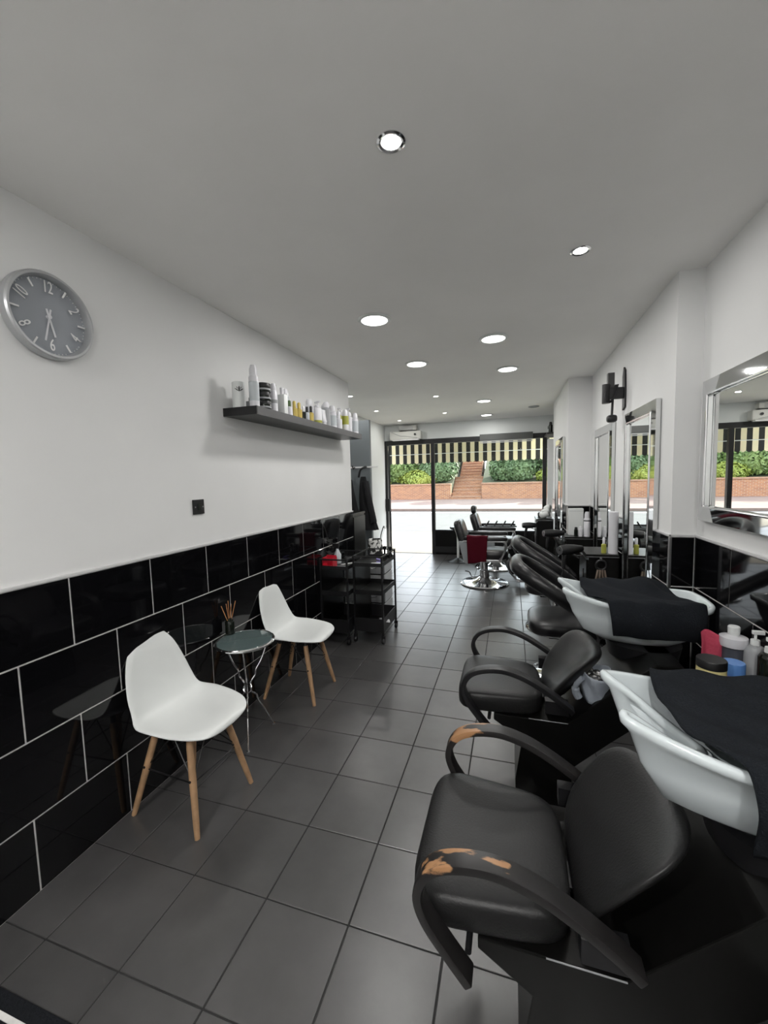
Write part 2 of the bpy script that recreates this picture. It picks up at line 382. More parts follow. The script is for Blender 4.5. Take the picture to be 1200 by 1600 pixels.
# glass door standing open outwards
dr = struct('door_1', MB().bb(-.015, .015, 0, .03, .03, 2.2), M_BLACK, smooth=False, bevel=.003)
dr.location = (-2.44, YF+.09, 0); dr.rotation_euler = (0, 0, math.radians(17))
DL = .84
obj('door_stile', MB().bb(-.022, .022, DL-.045, DL, .03, 2.2), M_BLACK, dr, smooth=False, bevel=.003)
obj('door_rail', MB().bb(-.015, .015, .03, DL-.045, 2.13, 2.2), M_BLACK, dr, smooth=False)
obj('door_rail', MB().bb(-.015, .015, .03, DL-.045, .03, .11), M_BLACK, dr, smooth=False)
obj('pane', MB().bb(-.003, .003, .03, DL-.045, .11, 2.13), M_GLASS, dr, smooth=False)
obj('lock_box', MB().bb(-2.50, -2.40, YF-.06, YF-.03, .88, 1.14), M_BLACK, wf, smooth=False, bevel=.008)
# shutter box over the window
sb = thing('blind_case', 'grey slatted blind case above the shop window', 'blind', (-.09, YF-.06, 2.19))
obj('case', MB().bb(-.48, .48, -.04, .02, .05, .17), mat('case_grey', (.075, .078, .075), .5), sb, smooth=False, bevel=.006)
for k in range(2): obj('slat', MB().bb(-.47, .47, -.045, -.015, .0+k*.026, .014+k*.026), M_DRAWER, sb, smooth=False, bevel=.002)
# air heater
ah = thing('wall_heater', 'white air curtain heater fixed above the open doorway', 'heater', (-2.02, YF, 2.31))
obj('body', MB().bb(-.33, .32, -.16, 0, .03, .19), M_UNIT, ah, smooth=False, bevel=.02)
obj('upper_casing', MB().bb(-.14, .22, -.12, 0, .215, .30), M_UNIT, ah, smooth=False, bevel=.008)
obj('bracket', MB().bb(-.12, .2, -.1, 0, .19, .215), M_BLACK, ah, smooth=False)
for k in range(3): obj('grille_slat', MB().bb(-.13, .15, -.128, -.12, .225+k*.024, .235+k*.024), M_GPL, ah, smooth=False)
obj('dial', MB().lathe([(0, -.018), (.022, -.018), (.022, 0), (0, 0)], (.2, -.16, .12), 16, 'y'), M_BLACK, ah)
obj('cable', MB().tube(spline([(-.28, -.162, .18), (-.1, -.168, .1), (.0, -.168, .09), (.24, -.166, .05)]), .004, 6), M_GPL, ah)
obj('outlet_lip', MB().bb(-.28, .27, -.15, -.04, .012, .03), M_WHITE, ah, smooth=False)

# ------------------------------------------------------------------ ceiling lights
def lamp_at(parent, e, r, z):
    ld = bpy.data.lights.new('downlight_lamp', 'AREA'); ld.shape = 'DISK'; ld.size = r*2; ld.energy = e; ld.color = (1, .98, .955)
    lo = bpy.data.objects.new('lamp', ld); COL.objects.link(lo); lo.parent = parent; lo.location = (0, 0, z); return lo
def big_light(x, y, label):
    t = thing('panel_downlight', label, 'ceiling light', (x, y, ZC), 0, 'large round flush ceiling lights')
    obj('bezel', MB().lathe([(.088, 0), (.112, 0), (.114, -.006), (.106, -.012), (.09, -.012), (.088, -.008)], n=40), M_PLAST, t)
    obj('diffuser', MB().lathe([(0, -.006), (.088, -.006), (.088, -.001), (0, -.001)], n=40), M_LED, t)
    lamp_at(t, LAMP_BIG, .085, -.014)
def small_light(x, y, label, e=None):
    t = thing('recessed_spotlight', label, 'ceiling light', (x, y, ZC), 0, 'small recessed ceiling spotlights')
    obj('bezel', MB().lathe([(.03, 0), (.046, 0), (.047, -.004), (.04, -.007), (.033, -.005), (.03, -.001)], n=32), M_CHROME, t)
    obj('bulb', MB().lathe([(0, -.004), (.03, -.004), (.03, -.0005), (0, -.0005)], n=24), M_LED, t)
    lamp_at(t, e or LAMP_SMALL, .03, -.009)
for q, lb in [((585, 499), 'large round ceiling light beside the wall shelf'), ((771, 528), 'large round ceiling light above the second wash chair'),
              ((651, 568), 'large round ceiling light above the floor beside the black trolley'), ((793, 576), 'large round ceiling light over the nearer styling chair'),
              ((756, 626), 'large round ceiling light straight above the barber chair with the burgundy towel'), ((760, 648), 'large round ceiling light closest to the shop window')]:
    p = PZ(*q, ZC); big_light(p.x, p.y, lb)
for q, lb in [((611, 221), 'lone small chrome-rimmed spotlight in the open ceiling opposite the wall clock'), ((907, 391), 'small chrome-rimmed spotlight near the right wall above the wash basins'),
              ((547, 619), 'small spotlight just past the corner of the left wall'), ((588, 642), 'small spotlight halfway along the alcove ceiling'), ((624, 657), 'small spotlight in the alcove right by the air heater'),
              ((681, 619), 'small spotlight in mid ceiling before the barber chairs'), ((695, 645), 'small spotlight in mid ceiling close to the shop front')]:
    p = PZ(*q, ZC); small_light(p.x, p.y, lb)
for x, y in [(-1.1, -.95), (.35, -.95)]:  # unseen lamps, guessed from the clock shadow, added to wash back wall and ceiling
    small_light(x, y, 'small added spotlight in the unseen rear ceiling on the %s side' % ('tiled seat' if x < 0 else 'wash basin'), 36)
p = PZ(834, 635, ZC); t = thing('ceiling_vent', 'small round grey vent flush in the ceiling near the front', 'vent', (p.x, p.y, ZC))
obj('rim', MB().lathe([(.06, 0), (.085, 0), (.08, -.01), (.06, -.01)], n=24), M_GPL, t)
obj('disc', MB().lathe([(0, -.004), (.06, -.004), (.06, -.001), (0, -.001)], n=24), M_GPL, t)

# ------------------------------------------------------------------ wall clock
cp = PX(80, 494.7, XL+.03)
ck = thing('wall_clock', 'round silver wall clock with grey face and white numerals', 'clock', (XL, cp.y, cp.z))
obj('case', MB().lathe([(.150, 0), (.160, .002), (.164, .012), (.163, .040), (.158, .046), (.150, .046), (.146, .038), (.144, .014), (.144, .004)], n=64, axis='x'), M_CLOCKRIM, ck)
face = obj('dial', MB().lathe([(0, .004), (.146, .004), (.146, .012), (0, .012)], n=64, axis='x'), M_CLOCKFACE, ck)
def txt(body, size, parent, y, z, rot, x, mt, name='numeral'):
    cu = bpy.data.curves.new(name, 'FONT'); cu.body = body; cu.size = size; cu.align_x = 'CENTER'; cu.align_y = 'CENTER'; cu.extrude = .0012
    tmp = bpy.data.objects.new('tmp', cu); COL.objects.link(tmp); bpy.context.view_layer.update()
    me = bpy.data.meshes.new_from_object(tmp.evaluated_get(bpy.context.evaluated_depsgraph_get())); bpy.data.objects.remove(tmp)
    me.materials.clear(); me.materials.append(mt)
    # text x -> along wall (+Y seen from the room), text y -> up
    M = Matrix(((0, 0, 1), (1, 0, 0), (0, 1, 0))).to_4x4() @ Matrix.Rotation(rot, 4, 'Z') @ Matrix.Diagonal((.72, 1.2, 1, 1))
    me.transform(M); me.name = name
    o = bpy.data.objects.new(name, me); COL.objects.link(o); o.parent = parent; o.location = (x, y, z); return o
# seen from the room the wall runs left to right along +Y
for h, rot in [(12, 0), (2, -60), (4, 60), (6, 0), (8, -60), (10, 60)]:
    a = h*PI/6; txt(str(h), .054, ck, .110*math.sin(a), .110*math.cos(a), math.radians(rot), .024, M_WHITE)
for h in (1, 3, 5, 7, 9, 11):
    a = h*PI/6; rm = Matrix.Rotation(-a, 3, 'X')
    obj('hour_mark', MB().box((.024, .122*math.sin(a), .122*math.cos(a)), (.003, .006, .030), rm), M_WHITE, ck, smooth=False)
mk = MB()
for k in range(60):
    if k % 5: a = k*PI/30; mk.box((.0125, .139*math.sin(a), .139*math.cos(a)), (.002, .002, .004), Matrix.Rotation(-a, 3, 'X'))
tag(obj('minute_dots', mk, M_WHITE, ck, smooth=False), kind='stuff')
def hand(ln, wd, a, x):
    rm = Matrix.Rotation(-a, 3, 'X'); off = rm @ Vector((0, 0, ln/2-.015))
    obj('hand', MB().box((x, off.y, off.z), (.002, wd, ln+.03), rm), M_WPL, ck, smooth=False)
hand(.075, .007, math.radians(166), .018); hand(.098, .006, math.radians(193), .021)
obj('hub', MB().lathe([(0, .01), (.008, .01), (.008, .024), (0, .024)], n=16, axis='x'), M_WPL, ck)

# socket on the left wall
so = PX(309, 792, XL); t = thing('light_switch', 'black square switch plate on the white wall above the tiles', 'switch', (XL, so.y, so.z))
obj('plate', MB().bb(0, .010, -.043, .043, -.043, .043), M_BLACK, t, smooth=False, bevel=.003)
obj('rocker', MB().bb(.010, .014, -.012, .012, -.018, .018), M_SMOKE, t, smooth=False, bevel=.002)
for s_ in (-1, 1): obj('screw', MB().lathe([(0, .010), (.004, .010), (.004, .012), (0, .012)], (0, s_*.03, 0), 10, 'x'), M_STEEL, t)
so = PX(572, 756, XA); t = thing('light_switch', 'small grey switch plate on the alcove wall beside the coats', 'switch', (XA, so.y, so.z))
obj('plate', MB().bb(0, .010, -.06, .06, -.07, .07), M_GPL, t, smooth=False, bevel=.003)
obj('rocker', MB().bb(.010, .014, -.02, .02, -.03, .03), M_BLACK, t, smooth=False, bevel=.002)

# ------------------------------------------------------------------ wall shelf and its bottles
SHZ0, SHZ1, SHX, SHY0, SHY1 = 1.988, 2.038, -1.505, 2.215, 4.08
sh = thing('wall_shelf', 'long dark floating shelf on the left wall carrying hair products', 'shelf', (XL, SHY0, SHZ0))
obj('board', MB().bb(0, SHX-XL-.012, .012, SHY1-SHY0, 0, SHZ1-SHZ0), M_LAM, sh, smooth=False, bevel=.002)
obj('front_edge', MB().bb(SHX-XL-.012, SHX-XL, .012, SHY1-SHY0, -.001, SHZ1-SHZ0+.001), mat('shelf_face', (.075, .075, .077), .45), sh, smooth=False)
obj('end_panel', MB().bb(0, SHX-XL, 0, .012, -.001, SHZ1-SHZ0+.001), M_BLACK, sh, smooth=False)
GRP = 'hair products on the wall shelf'
def bottle(x, y, z, r, h, kind, mt, capmt, label, cat='bottle', group=GRP, name='product_bottle', rz=0, lab=None):
    t = thing(name, label, cat, (x, y, z), rz, group)
    if kind == 'cyl':
        obj('body', MB().lathe([(0, 0), (r, 0), (r, h-.004), (r-.004, h), (0, h)]), mt, t); hb = h
    elif kind == 'spray':
        hb = h*.76; obj('body', MB().lathe([(0, 0), (r, 0), (r, hb*.93), (r*.75, hb), (0, hb)]), mt, t)
        obj('cap', MB().lathe([(0, hb), (r*.78, hb), (r*.78, h*.9), (r*.55, h), (0, h)]), capmt, t)
    elif kind == 'pump':
        hb = h*.72; obj('body', MB().lathe([(0, 0), (r, 0), (r, hb*.86), (r*.8, hb*.95), (r*.35, hb), (0, hb)]), mt, t)
        obj('collar', MB().lathe([(0, hb), (r*.45, hb), (r*.42, hb+.1*h), (0, hb+.1*h)], n=16), capmt, t)
        pu = obj('pump_head', MB().cyl((0, 0, hb+.1*h), (0, 0, h*.93), r*.14).box((r*.25, 0, h*.96), (r*1.1, r*.4, h*.07)), capmt, t, smooth=False, bevel=.002)
    elif kind == 'dropper':
        hb = h*.6; obj('body', MB().lathe([(0, 0), (r, 0), (r, hb*.9), (r*.5, hb), (0, hb)]), mt, t)
        obj('cap', MB().lathe([(0, hb), (r*.55, hb), (r*.55, h*.93), (r*.35, h), (0, h)], n=16), capmt, t)
    elif kind == 'box':
        hb = h*.74; obj('body', MB().bb(-r, r, -r*.8, r*.8, 0, hb), mt, t, bevel=r*.25)
        obj('cap', MB().lathe([(0, hb), (r*.4, hb), (r*.4, h), (0, h)], n=16), capmt, t)
    elif kind == 'jar':
        hb = h*.6; obj('body', MB().lathe([(0, 0), (r, 0), (r, hb), (0, hb)]), mt, t)
        obj('lid', MB().lathe([(0, hb), (r*1.02, hb), (r*1.02, h-.004), (r*.97, h), (0, h)]), capmt, t)
    elif kind == 'tub':
        hb = h*.8; obj('body', MB().lathe([(0, 0), (r, 0), (r, hb), (0, hb)]), mt, t)
        obj('lid', MB().lathe([(0, hb), (r*1.02, hb), (r*1.02, h-.004), (r*.97, h), (0, h)]), capmt, t)
    elif kind == 'tube':
        hb = h*.2; obj('cap', MB().lathe([(0, 0), (r*.7, 0), (r*.75, hb), (0, hb)], n=16), capmt, t)
        N = 16; vs = []; fs = []
        for k in range(9):
            f = k/8; a_, b_ = r*(1+.15*f), r*(.85-.8*f)
            vs += [(b_*math.cos(2*PI*j/N), a_*math.sin(2*PI*j/N), hb+(h-hb)*f) for j in range(N)]
        fs = [(k*N+j, k*N+(j+1) % N, (k+1)*N+(j+1) % N, (k+1)*N+j) for k in range(8) for j in range(N)] + [tuple(reversed(range(N))), tuple(8*N+j for j in range(N))]
        obj('body', MB().add(vs, fs), mt, t)
    if lab:
        z0, z1, lm = lab; obj('printed_band', MB().lathe([(r+.0005, h*z0), (r+.0012, h*z0), (r+.0012, h*z1), (r+.0005, h*z1)]), lm, t)
    return t
def yat(px, X): return PX(px, 640, X).y
zs = SHZ1
X1 = -1.665
t = bottle(X1, 2.262, zs, .040, .165, 'cyl', M_PLAST, M_PLAST, 'white cylinder printed with a black leaf emblem at the near end of the shelf', 'canister', name='product_canister')
def emblem(t, r, zc, ang, s):
    out = MB()
    def leaf(u0, v0, ln, wd, a):
        pts = []
        for k in range(12):
            th = 2*PI*k/12; lx, ly = ln*math.cos(th), wd*math.sin(th)
            u = u0+lx*math.cos(a)-ly*math.sin(a); v = v0+lx*math.sin(a)+ly*math.cos(a)
            ph = ang+u/r
            pts.append(((r+.0008)*math.cos(ph), (r+.0008)*math.sin(ph), zc+v))
        out.add(pts, [tuple(range(12))])
    for u, v, l, wd, a in [(0, .002, .017, .005, PI/2), (-.013, -.004, .012, .003, 2.5), (.013, -.004, .012, .003, .64), (-.011, .009, .008, .002, 2.0), (.011, .009, .008, .002, 1.14), (-.023, .002, .006, .002, 2.6), (.023, .002, .006, .002, .54)]:
        leaf(u*s, v*s, l*s, wd*s, a)
    obj('leaf_emblem', out, M_BLACK, t, smooth=False)
emblem(t, .040, .115, math.radians(-48), 1.0)
t = bottle(-1.655, 2.365, zs, .022, .085, 'box', M_GPL, M_BLACK, 'small grey bottle with black cap beside the white cylinder on the shelf')
bottle(-1.555, 2.27, zs, .031, .262, 'spray', M_WPL, M_WPL, 'tallest white spray can at the near shelf corner', lab=(.15, .6, M_CLEAR))
for k in range(3):
    bottle(-1.56, 2.38, zs+k*.0575, .046, .056, 'jar', M_SMOKE, M_BLACK, ['black jar at the bottom of the stack of three on the shelf', 'black jar in the middle of the stack of three on the shelf', 'black jar on top of the stack of three on the shelf'][k], 'jar', name='product_jar', lab=(.2, .4, M_GPL))
ROW = [(-1.545, 2.475, .027, .19, 'spray', M_WPL, M_WPL, 'white spray can with grey leaf print next to the black jars', (.3, .42, M_GPL)),
       (-1.545, 2.585, .033, .185, 'box', M_PLAST, M_WPL, 'broad flat white bottle on the shelf past the black jars', None),
       (-1.61, 2.73, .037, .21, 'spray', M_CLEAR, M_WPL, 'pale frosted can behind the broad white bottle', None),
       (-1.62, 2.60, .026, .215, 'pump', M_WPL, M_GPL, 'slim white bottle with grey neck behind the broad white bottle', None),
       (-1.535, 2.665, .022, .11, 'dropper', M_WPL, M_GREEN, 'small white bottle with green top next to the gold ones', None),
       (-1.54, 2.745, .023, .12, 'dropper', M_GOLD, M_GOLD, 'small gold bottle standing next to the green-topped one', None),
       (-1.54, 2.815, .023, .12, 'dropper', M_GOLD, M_GOLD, 'second small gold bottle from the black jars', None),
       (-1.54, 2.885, .018, .105, 'dropper', M_SMOKE, M_WPL, 'tiny dark bottle with white cap after the gold ones', None),
       (-1.54, 2.945, .018, .11, 'dropper', M_CLEAR, M_BLACK, 'tiny frosted bottle with black cap after the gold ones', None),
       (-1.54, 3.01, .021, .125, 'dropper', M_GOLD, M_BLACK, 'small amber bottle with black cap leaning row of white bottles', None),
       (-1.60, 3.10, .036, .20, 'spray', M_WPL, M_WPL, 'first of the tall white bottles past the amber one', (.1, .5, M_CLEAR)),
       (-1.545, 3.14, .035, .19, 'pump', M_WPL, M_WPL, 'white bottle with yellow band at its foot', (.03, .14, M_OLIVE)),
       (-1.535, 3.235, .030, .13, 'tube', M_WPL, M_WPL, 'white squeeze tube with flat crimped top on the shelf', None),
       (-1.62, 3.26, .036, .21, 'pump', M_WPL, M_WPL, 'tall white bottle behind the squeeze tube', None),
       (-1.56, 3.34, .036, .215, 'spray', M_GPL, M_WPL, 'pale grey bottle with white shoulder after the squeeze tube', None),
       (-1.62, 3.42, .030, .21, 'spray', M_WPL, M_WPL, 'slim white can standing at the back behind the grey bottle', None),
       (-1.555, 3.46, .037, .20, 'spray', M_WPL, M_WPL, 'broad white can in mid row with pale band', (.1, .55, M_CLEAR)),
       (-1.63, 3.55, .030, .215, 'pump', M_WPL, M_WPL, 'white pump bottle at the back near the olive bottle', None),
       (-1.545, 3.575, .033, .17, 'dropper', M_WPL, M_WPL, 'short white bottle standing in front of the olive one', None),
       (-1.58, 3.66, .032, .215, 'pump', M_OLIVE, M_WPL, 'olive green bottle with white top among the white bottles', None),
       (-1.545, 3.735, .034, .205, 'spray', M_WPL, M_WPL, 'white bottle with olive band next to the olive bottle', (.3, .7, M_OLIVE)),
       (-1.61, 3.78, .030, .21, 'spray', M_WPL, M_WPL, 'white can at the wall behind the olive-banded bottle', None),
       (-1.55, 3.84, .033, .20, 'spray', M_WPL, M_WPL, 'third white bottle from the far end of the shelf', None),
       (-1.60, 3.93, .036, .255, 'pump', M_WPL, M_WPL, 'tall white pump bottle second from the far end of the shelf', None),
       (-1.54, 3.99, .032, .21, 'spray', M_WPL, M_WPL, 'white bottle at the far end of the shelf', (.1, .6, M_CLEAR))]
for a in ROW: bottle(a[0], a[1], zs, a[2], a[3], a[4], a[5], a[6], a[7], lab=a[8])

# ------------------------------------------------------------------ white shell chairs
def shell_chair(x, y, rz, label):
    t = thing('shell_chair', label, 'chair', (x, y, 0), rz, 'white moulded chairs along the tiled wall')
    prof = spline([(.252, 0, .425), (.238, 0, .446), (.18, 0, .453), (.08, 0, .442), (-.02, 0, .43), (-.10, 0, .432), (-.155, 0, .465), (-.185, 0, .54), (-.203, 0, .63), (-.222, 0, .73), (-.240, 0, .80), (-.246, 0, .838)], 24)
    N = len(prof)-1
    ln = [0]
    for a, b in zip(prof, prof[1:]): ln.append(ln[-1]+(b-a).length)
    ln = [q/ln[-1] for q in ln]
    def along(f):
        f = min(max(f, 0), 1)
        for i in range(N):
            if ln[i+1] >= f:
                k = (f-ln[i])/max(1e-9, ln[i+1]-ln[i]); return prof[i].lerp(prof[i+1], k), (prof[i+1]-prof[i]).normalized()
        return prof[-1], (prof[-1]-prof[-2]).normalized()
    def wid(f):
        a = .226-.040*(.5-.5*math.cos(PI*min(1, max(0, (f-.36)/.26))))
        return a-.022*max(0, (f-.62)/.38)
    def fn(u, v):
        a, b = 2*u-1, 2*v-1
        dx, dy = b*math.sqrt(1-a*a/2), a*math.sqrt(1-b*b/2)       # square to disc, then disc to rounded outline: no poles
        rho = math.hypot(dx, dy); c_, s_ = (dx/rho, dy/rho) if rho > 1e-6 else (1, 0)
        ex = 2.5 if s_ > 0 else 3.3; R_ = (abs(c_)**ex+abs(s_)**ex)**(-1/ex)
        k_ = 1+(R_-1)*rho**2
        s, fy = dx*k_, dy*k_
        f = .5+.5*fy; p, tn = along(f); w_ = wid(f); nn = Vector((tn.z, 0, -tn.x))
        curl = (.042*math.exp(-((f-.42)/.26)**2)+.012)*abs(s)**2.6
        edge = .008*max(0, rho-.9)/.1
        q = p + nn*(curl-edge)
        return (q.x, s*w_, q.z)
    sh_ = obj('shell', MB().grid(fn, 56, 28), M_PLAST, t, ang=80)
    md = sh_.modifiers.new('thick', 'SOLIDIFY'); md.thickness = .008; md.offset = 0
    sd_ = sh_.modifiers.new('sub', 'SUBSURF'); sd_.levels = 1; sd_.render_levels = 1
    feet = [(.205, -.178), (.205, .178), (-.19, -.178), (-.19, .178)]; tops = [(.115, -.105), (.115, .105), (-.085, -.105), (-.085, .105)]
    at = lambda k, z: Vector((tops[k][0]+(feet[k][0]-tops[k][0])*(1-z/.415), tops[k][1]+(feet[k][1]-tops[k][1])*(1-z/.415), z))
    for k in range(4):
        lg = obj('leg', MB().tube([at(k, 0), at(k, .05), at(k, .25), at(k, .37), at(k, .395)], [.0115, .0135, .0165, .0165, .015], 12), M_WOOD, t)
        obj('bolt', MB().tube([at(k, .235)-Vector((0, .019, 0)), at(k, .235)+Vector((0, .019, 0))], .006, 8), M_BLACK, lg)
        obj('mount', MB().cyl(at(k, .39), Vector((tops[k][0]*.9, tops[k][1]*.9, .432)), .012), M_BLACK, lg)
    for a, b in ((0, 1), (1, 3), (3, 2), (2, 0)):
        obj('brace_wire', MB().tube([at(a, .22), at(b, .22)], .0035, 6), M_BLACK, t)
        mid = (at(a, .40)+at(b, .40))/2
        obj('brace_wire', MB().tube([at(a, .225), mid], .003, 6), M_BLACK, t)
        obj('brace_wire', MB().tube([at(b, .225), mid], .003, 6), M_BLACK, t)
    return t
shell_chair(-1.513, 1.527, math.radians(-4), 'white moulded chair with wooden legs on the clock side of the glass table')
shell_chair(-1.515, 2.603, math.radians(1), 'white moulded chair with wooden legs between glass table and black trolley')

# ------------------------------------------------------------------ small glass table with reed diffuser
TXc, TYc, TZ = -1.545, 2.03, .612
t = thing('side_table', 'small round glass table on curved chrome legs between the white chairs', 'table', (TXc, TYc, 0))
obj('glass_top', MB().lathe([(0, TZ-.012), (.158, TZ-.012), (.163, TZ-.006), (.158, TZ), (0, TZ)], n=48), M_TGLASS, t)
obj('rim', MB().tube([(.168*math.cos(2*PI*k/40), .168*math.sin(2*PI*k/40), TZ-.008) for k in range(40)], .009, 10, True), M_CHROME, t)
for k, a in enumerate((-58, 62, 180)):
    a = math.radians(a); d = Vector((math.cos(a), math.sin(a), 0))
    fr = .155
    pts = [d*.155+Vector((0, 0, TZ-.014)), d*.13+Vector((0, 0, .52)), d*.095+Vector((0, 0, .45)), d*.06+Vector((0, 0, .405)), d*.052+Vector((0, 0, .37)), d*.022+Vector((0, 0, .335)), d*.022+Vector((0, 0, .28)), d*.055+Vector((0, 0, .245)), d*.065+Vector((0, 0, .20)), d*.095+Vector((0, 0, .15)), d*.13+Vector((0, 0, .07)), d*.16+Vector((0, 0, .006))]
    lg = obj('leg', MB().tube(spline(pts, 4), .0055, 8), M_CHROME, t)
    obj('foot', MB().lathe([(0, 0), (.011, 0), (.009, .008), (0, .008)], d*.163, 12), M_CHROME, lg)
obj('ring', MB().tube([(0.028*math.cos(2*PI*k/24), 0.012*math.sin(2*PI*k/24), .305+.026*math.sin(2*PI*k/24)) for k in range(24)], .004, 8, True), M_CHROME, t)
dp = PZ(360, 990, TZ); t = thing('reed_diffuser', 'black bottle of orange reed sticks on the glass table', 'diffuser', (dp.x, dp.y, TZ))
obj('bottle', MB().lathe([(0, 0), (.026, 0), (.029, .003), (.029, .078), (.024, .086), (.013, .09), (.013, .102), (.0, .102)]), M_SMOKE, t)
for k, (dx, dy) in enumerate([(-.02, -.045), (.005, -.03), (.0, -.005), (.01, .01), (.02, .04)]):
    obj('reed', MB().cyl((dx*.1, dy*.1, .06), (dx, dy, .19+.012*(k % 3)), .0022, n=6), M_ORANGE, t)

# ------------------------------------------------------------------ wash units
def wash_unit(yc, boff, arm_mat, label, sink_dy=0):
    t = thing('wash_unit', label, 'wash unit', (0, yc, 0), 0, 'backwash units along the right wall')
    body = [(-.08, .385), (-.08, .415), (.25, .415), (.50, .655), (.60, .735), (.70, .735), (.70, .60), (.42, .345), (.27, .20), (.27, 0), (.02, 0), (.02, .10), (.05, .30)]
    obj('body', MB().prism(body, -.215, .215), M_LAM, t, smooth=False, bevel=.004)
    obj('edge_strip', MB().bb(.08, .252, -.2165, -.2145, .4135, .4165), M_GPL, t, smooth=False)
    obj('sticker', MB().box((.415, .12, .578), (.022, .010, .001), Matrix.Rotation(math.radians(-43.8), 3, 'Y')), M_WHITE, t, smooth=False)
    def seat(q):
        q = q.copy(); q.y *= 1-.10*(q.x/.2); q.z += .012*(abs(q.y)/.2)**2 - .012
        return q
    obj('seat', MB().sq((-.055, 0, .465), (.205, .222, .062), .45, .42, 40, 16, seat), M_LEATHER, t, ang=60)
    rot = Matrix.Rotation(math.radians(40), 3, 'Y')
    def egg(q):
        f = q.z/.21
        q = Vector((q.x, q.y*(.90+.11*f-.03*f*f), q.z))
        q.x += .060*(q.y/.21)**2*-1 + .01*f*f
        return rot @ q
    obj('backrest', MB().sq((.285, 0, .575), (.036, .24, .19), .62, 1.0, 40, 22, lambda q: egg(q)), M_LEATHER, t, ang=60)
    obj('back_bracket', MB().band([(.10, .43), (.19, .43), (.25, .47), (.33, .56)], -.04, .04, .014), M_BLACK, t, smooth=False)
    ap = [(-.095, .36), (-.145, .42), (-.20, .495), (-.218, .56), (-.19, .62), (-.13, .652), (-.04, .662), (.05, .64), (.13, .60), (.21, .548), (.265, .505)]
    path = [(p.x, p.z) for p in spline([(a, 0, b) for a, b in ap], 5)]
    for s_ in (-1, 1):
        obj('armrest', MB().band(path, s_*.262-.026, s_*.262+.026, .022), arm_mat, t, bevel=.004, ang=45)
        obj('arm_bolt', MB().cyl((-.10, s_*.20, .41), (-.10, s_*.25, .41), .008), M_BLACK, t)
        obj('arm_plate', MB().bb(.15, .25, min(s_*.21, s_*.25), max(s_*.21, s_*.25), .47, .53), M_BLACK, t, smooth=False)
    # basin: closed rim curve lofted inwards to the drain and outwards to the foot
    bx = .262
    half = [(.185, 0, .885), (.165, .035, .89), (.11, .062, .925), (.05, .08, .97), (.005, .09, 1.0), (-.008, .105, 1.005), (.004, .122, 1.0), (.06, .15, .985), (.15, .18, .965), (.27, .205, .95), (.40, .205, .945), (.50, .19, .95), (.565, .165, .955), (.60, .12, .96), (.608, .06, .962)]
    ring = half + [(.61, 0, .963)] + [(a, -b, c) for a, b, c in reversed(half[1:])]
    cl = [Vector(q) for q in ring]; N0 = len(cl); rim = []
    for i in range(N0):
        p0, p1, p2, p3 = cl[i-1], cl[i], cl[(i+1) % N0], cl[(i+2) % N0]
        for k in range(4):
            u = k/4; rim.append(.5*((2*p1)+(p2-p0)*u+(2*p0-5*p1+4*p2-p3)*u*u+(3*p1-p0-3*p2+p3)*u**3))
    Cc = Vector((.36, 0, 0)); n = len(rim)
    def ringat(s, zf, zabs):
        out = []
        for q in rim:
            d = Vector((q.x, q.y, 0))-Cc
            p = Cc+d*s; p.z = q.z*(1-zf)+zabs*zf; out.append(p)
        return out
    def ringoff(off, dz):
        out = []
        for i, q in enumerate(rim):
            tg = rim[(i+1) % n]-rim[i-1]; tg.z = 0; nn = Vector((-tg.y, tg.x, 0)).normalized()
            out.append(Vector((q.x+nn.x*off, q.y+nn.y*off, q.z+dz)))
        return out
    # sign of the outward offset
    tg = rim[1]-rim[-1]
    sgn = 1
    test = Vector((-(rim[41]-rim[39]).y, (rim[41]-rim[39]).x, 0)); 
    if test.dot(Vector((rim[40].x, rim[40].y, 0))-Cc) < 0: sgn = -1
    L = [ringat(.12, 1, .775), ringat(.45, .97, .79), ringat(.72, .8, .82), ringat(.86, .5, .85), ringoff(-sgn*.012, -.03), ringoff(-sgn*.010, -.006), ringoff(-sgn*.004, 0), ringoff(sgn*.006, 0), ringoff(sgn*.011, -.007), ringoff(sgn*.009, -.022),
         ringat(.97, .3, .86), ringat(.90, .65, .82), ringat(.76, .9, .775), ringat(.5, 1, .745), ringat(.40, 1, .735)]
    vs = [q for rg in L for q in rg]
    fs = [(i*n+j, i*n+(j+1) % n, (i+1)*n+(j+1) % n, (i+1)*n+j) for i in range(len(L)-1) for j in range(n)] + [tuple(reversed(range(n))), tuple((len(L)-1)*n+j for j in range(n))]
    bs = obj('basin', MB().add(vs, fs), M_CERAMIC, t, ang=70); bs.location = (bx, boff, 0)
    obj('basin_foot', MB().lathe([(.0, .66), (.15, .66), (.165, .735), (0, .735)], (bx+.36, boff, 0), 32), M_BLACK, t)
    pr = []
    for k in range(22): pr += [(.10, .30+k*.0164), (.115, .304+k*.0164), (.115, .31+k*.0164), (.10, .314+k*.0164)]
    obj('waste_hose', MB().lathe([(0, .30)]+pr+[(0, .66)], (bx+.40, boff, 0), 24), M_BLACK, t)
    obj('waste_pipe', MB().tube([(bx+.40, boff, .3), (bx+.40, boff, .1), (bx+.45, boff, .03), (bx+.52, boff, .03)], .03, 12), M_BLACK, t)
    return t
YU1, YU2 = 1.16, 2.165
wash_unit(YU1, -.02, M_WORN, 'black wash chair with worn wooden arms joined to a white towel-draped basin')
wash_unit(YU2, .085, M_BLACK, 'black wash chair with sound black arms and white basin beside the mirror wall')
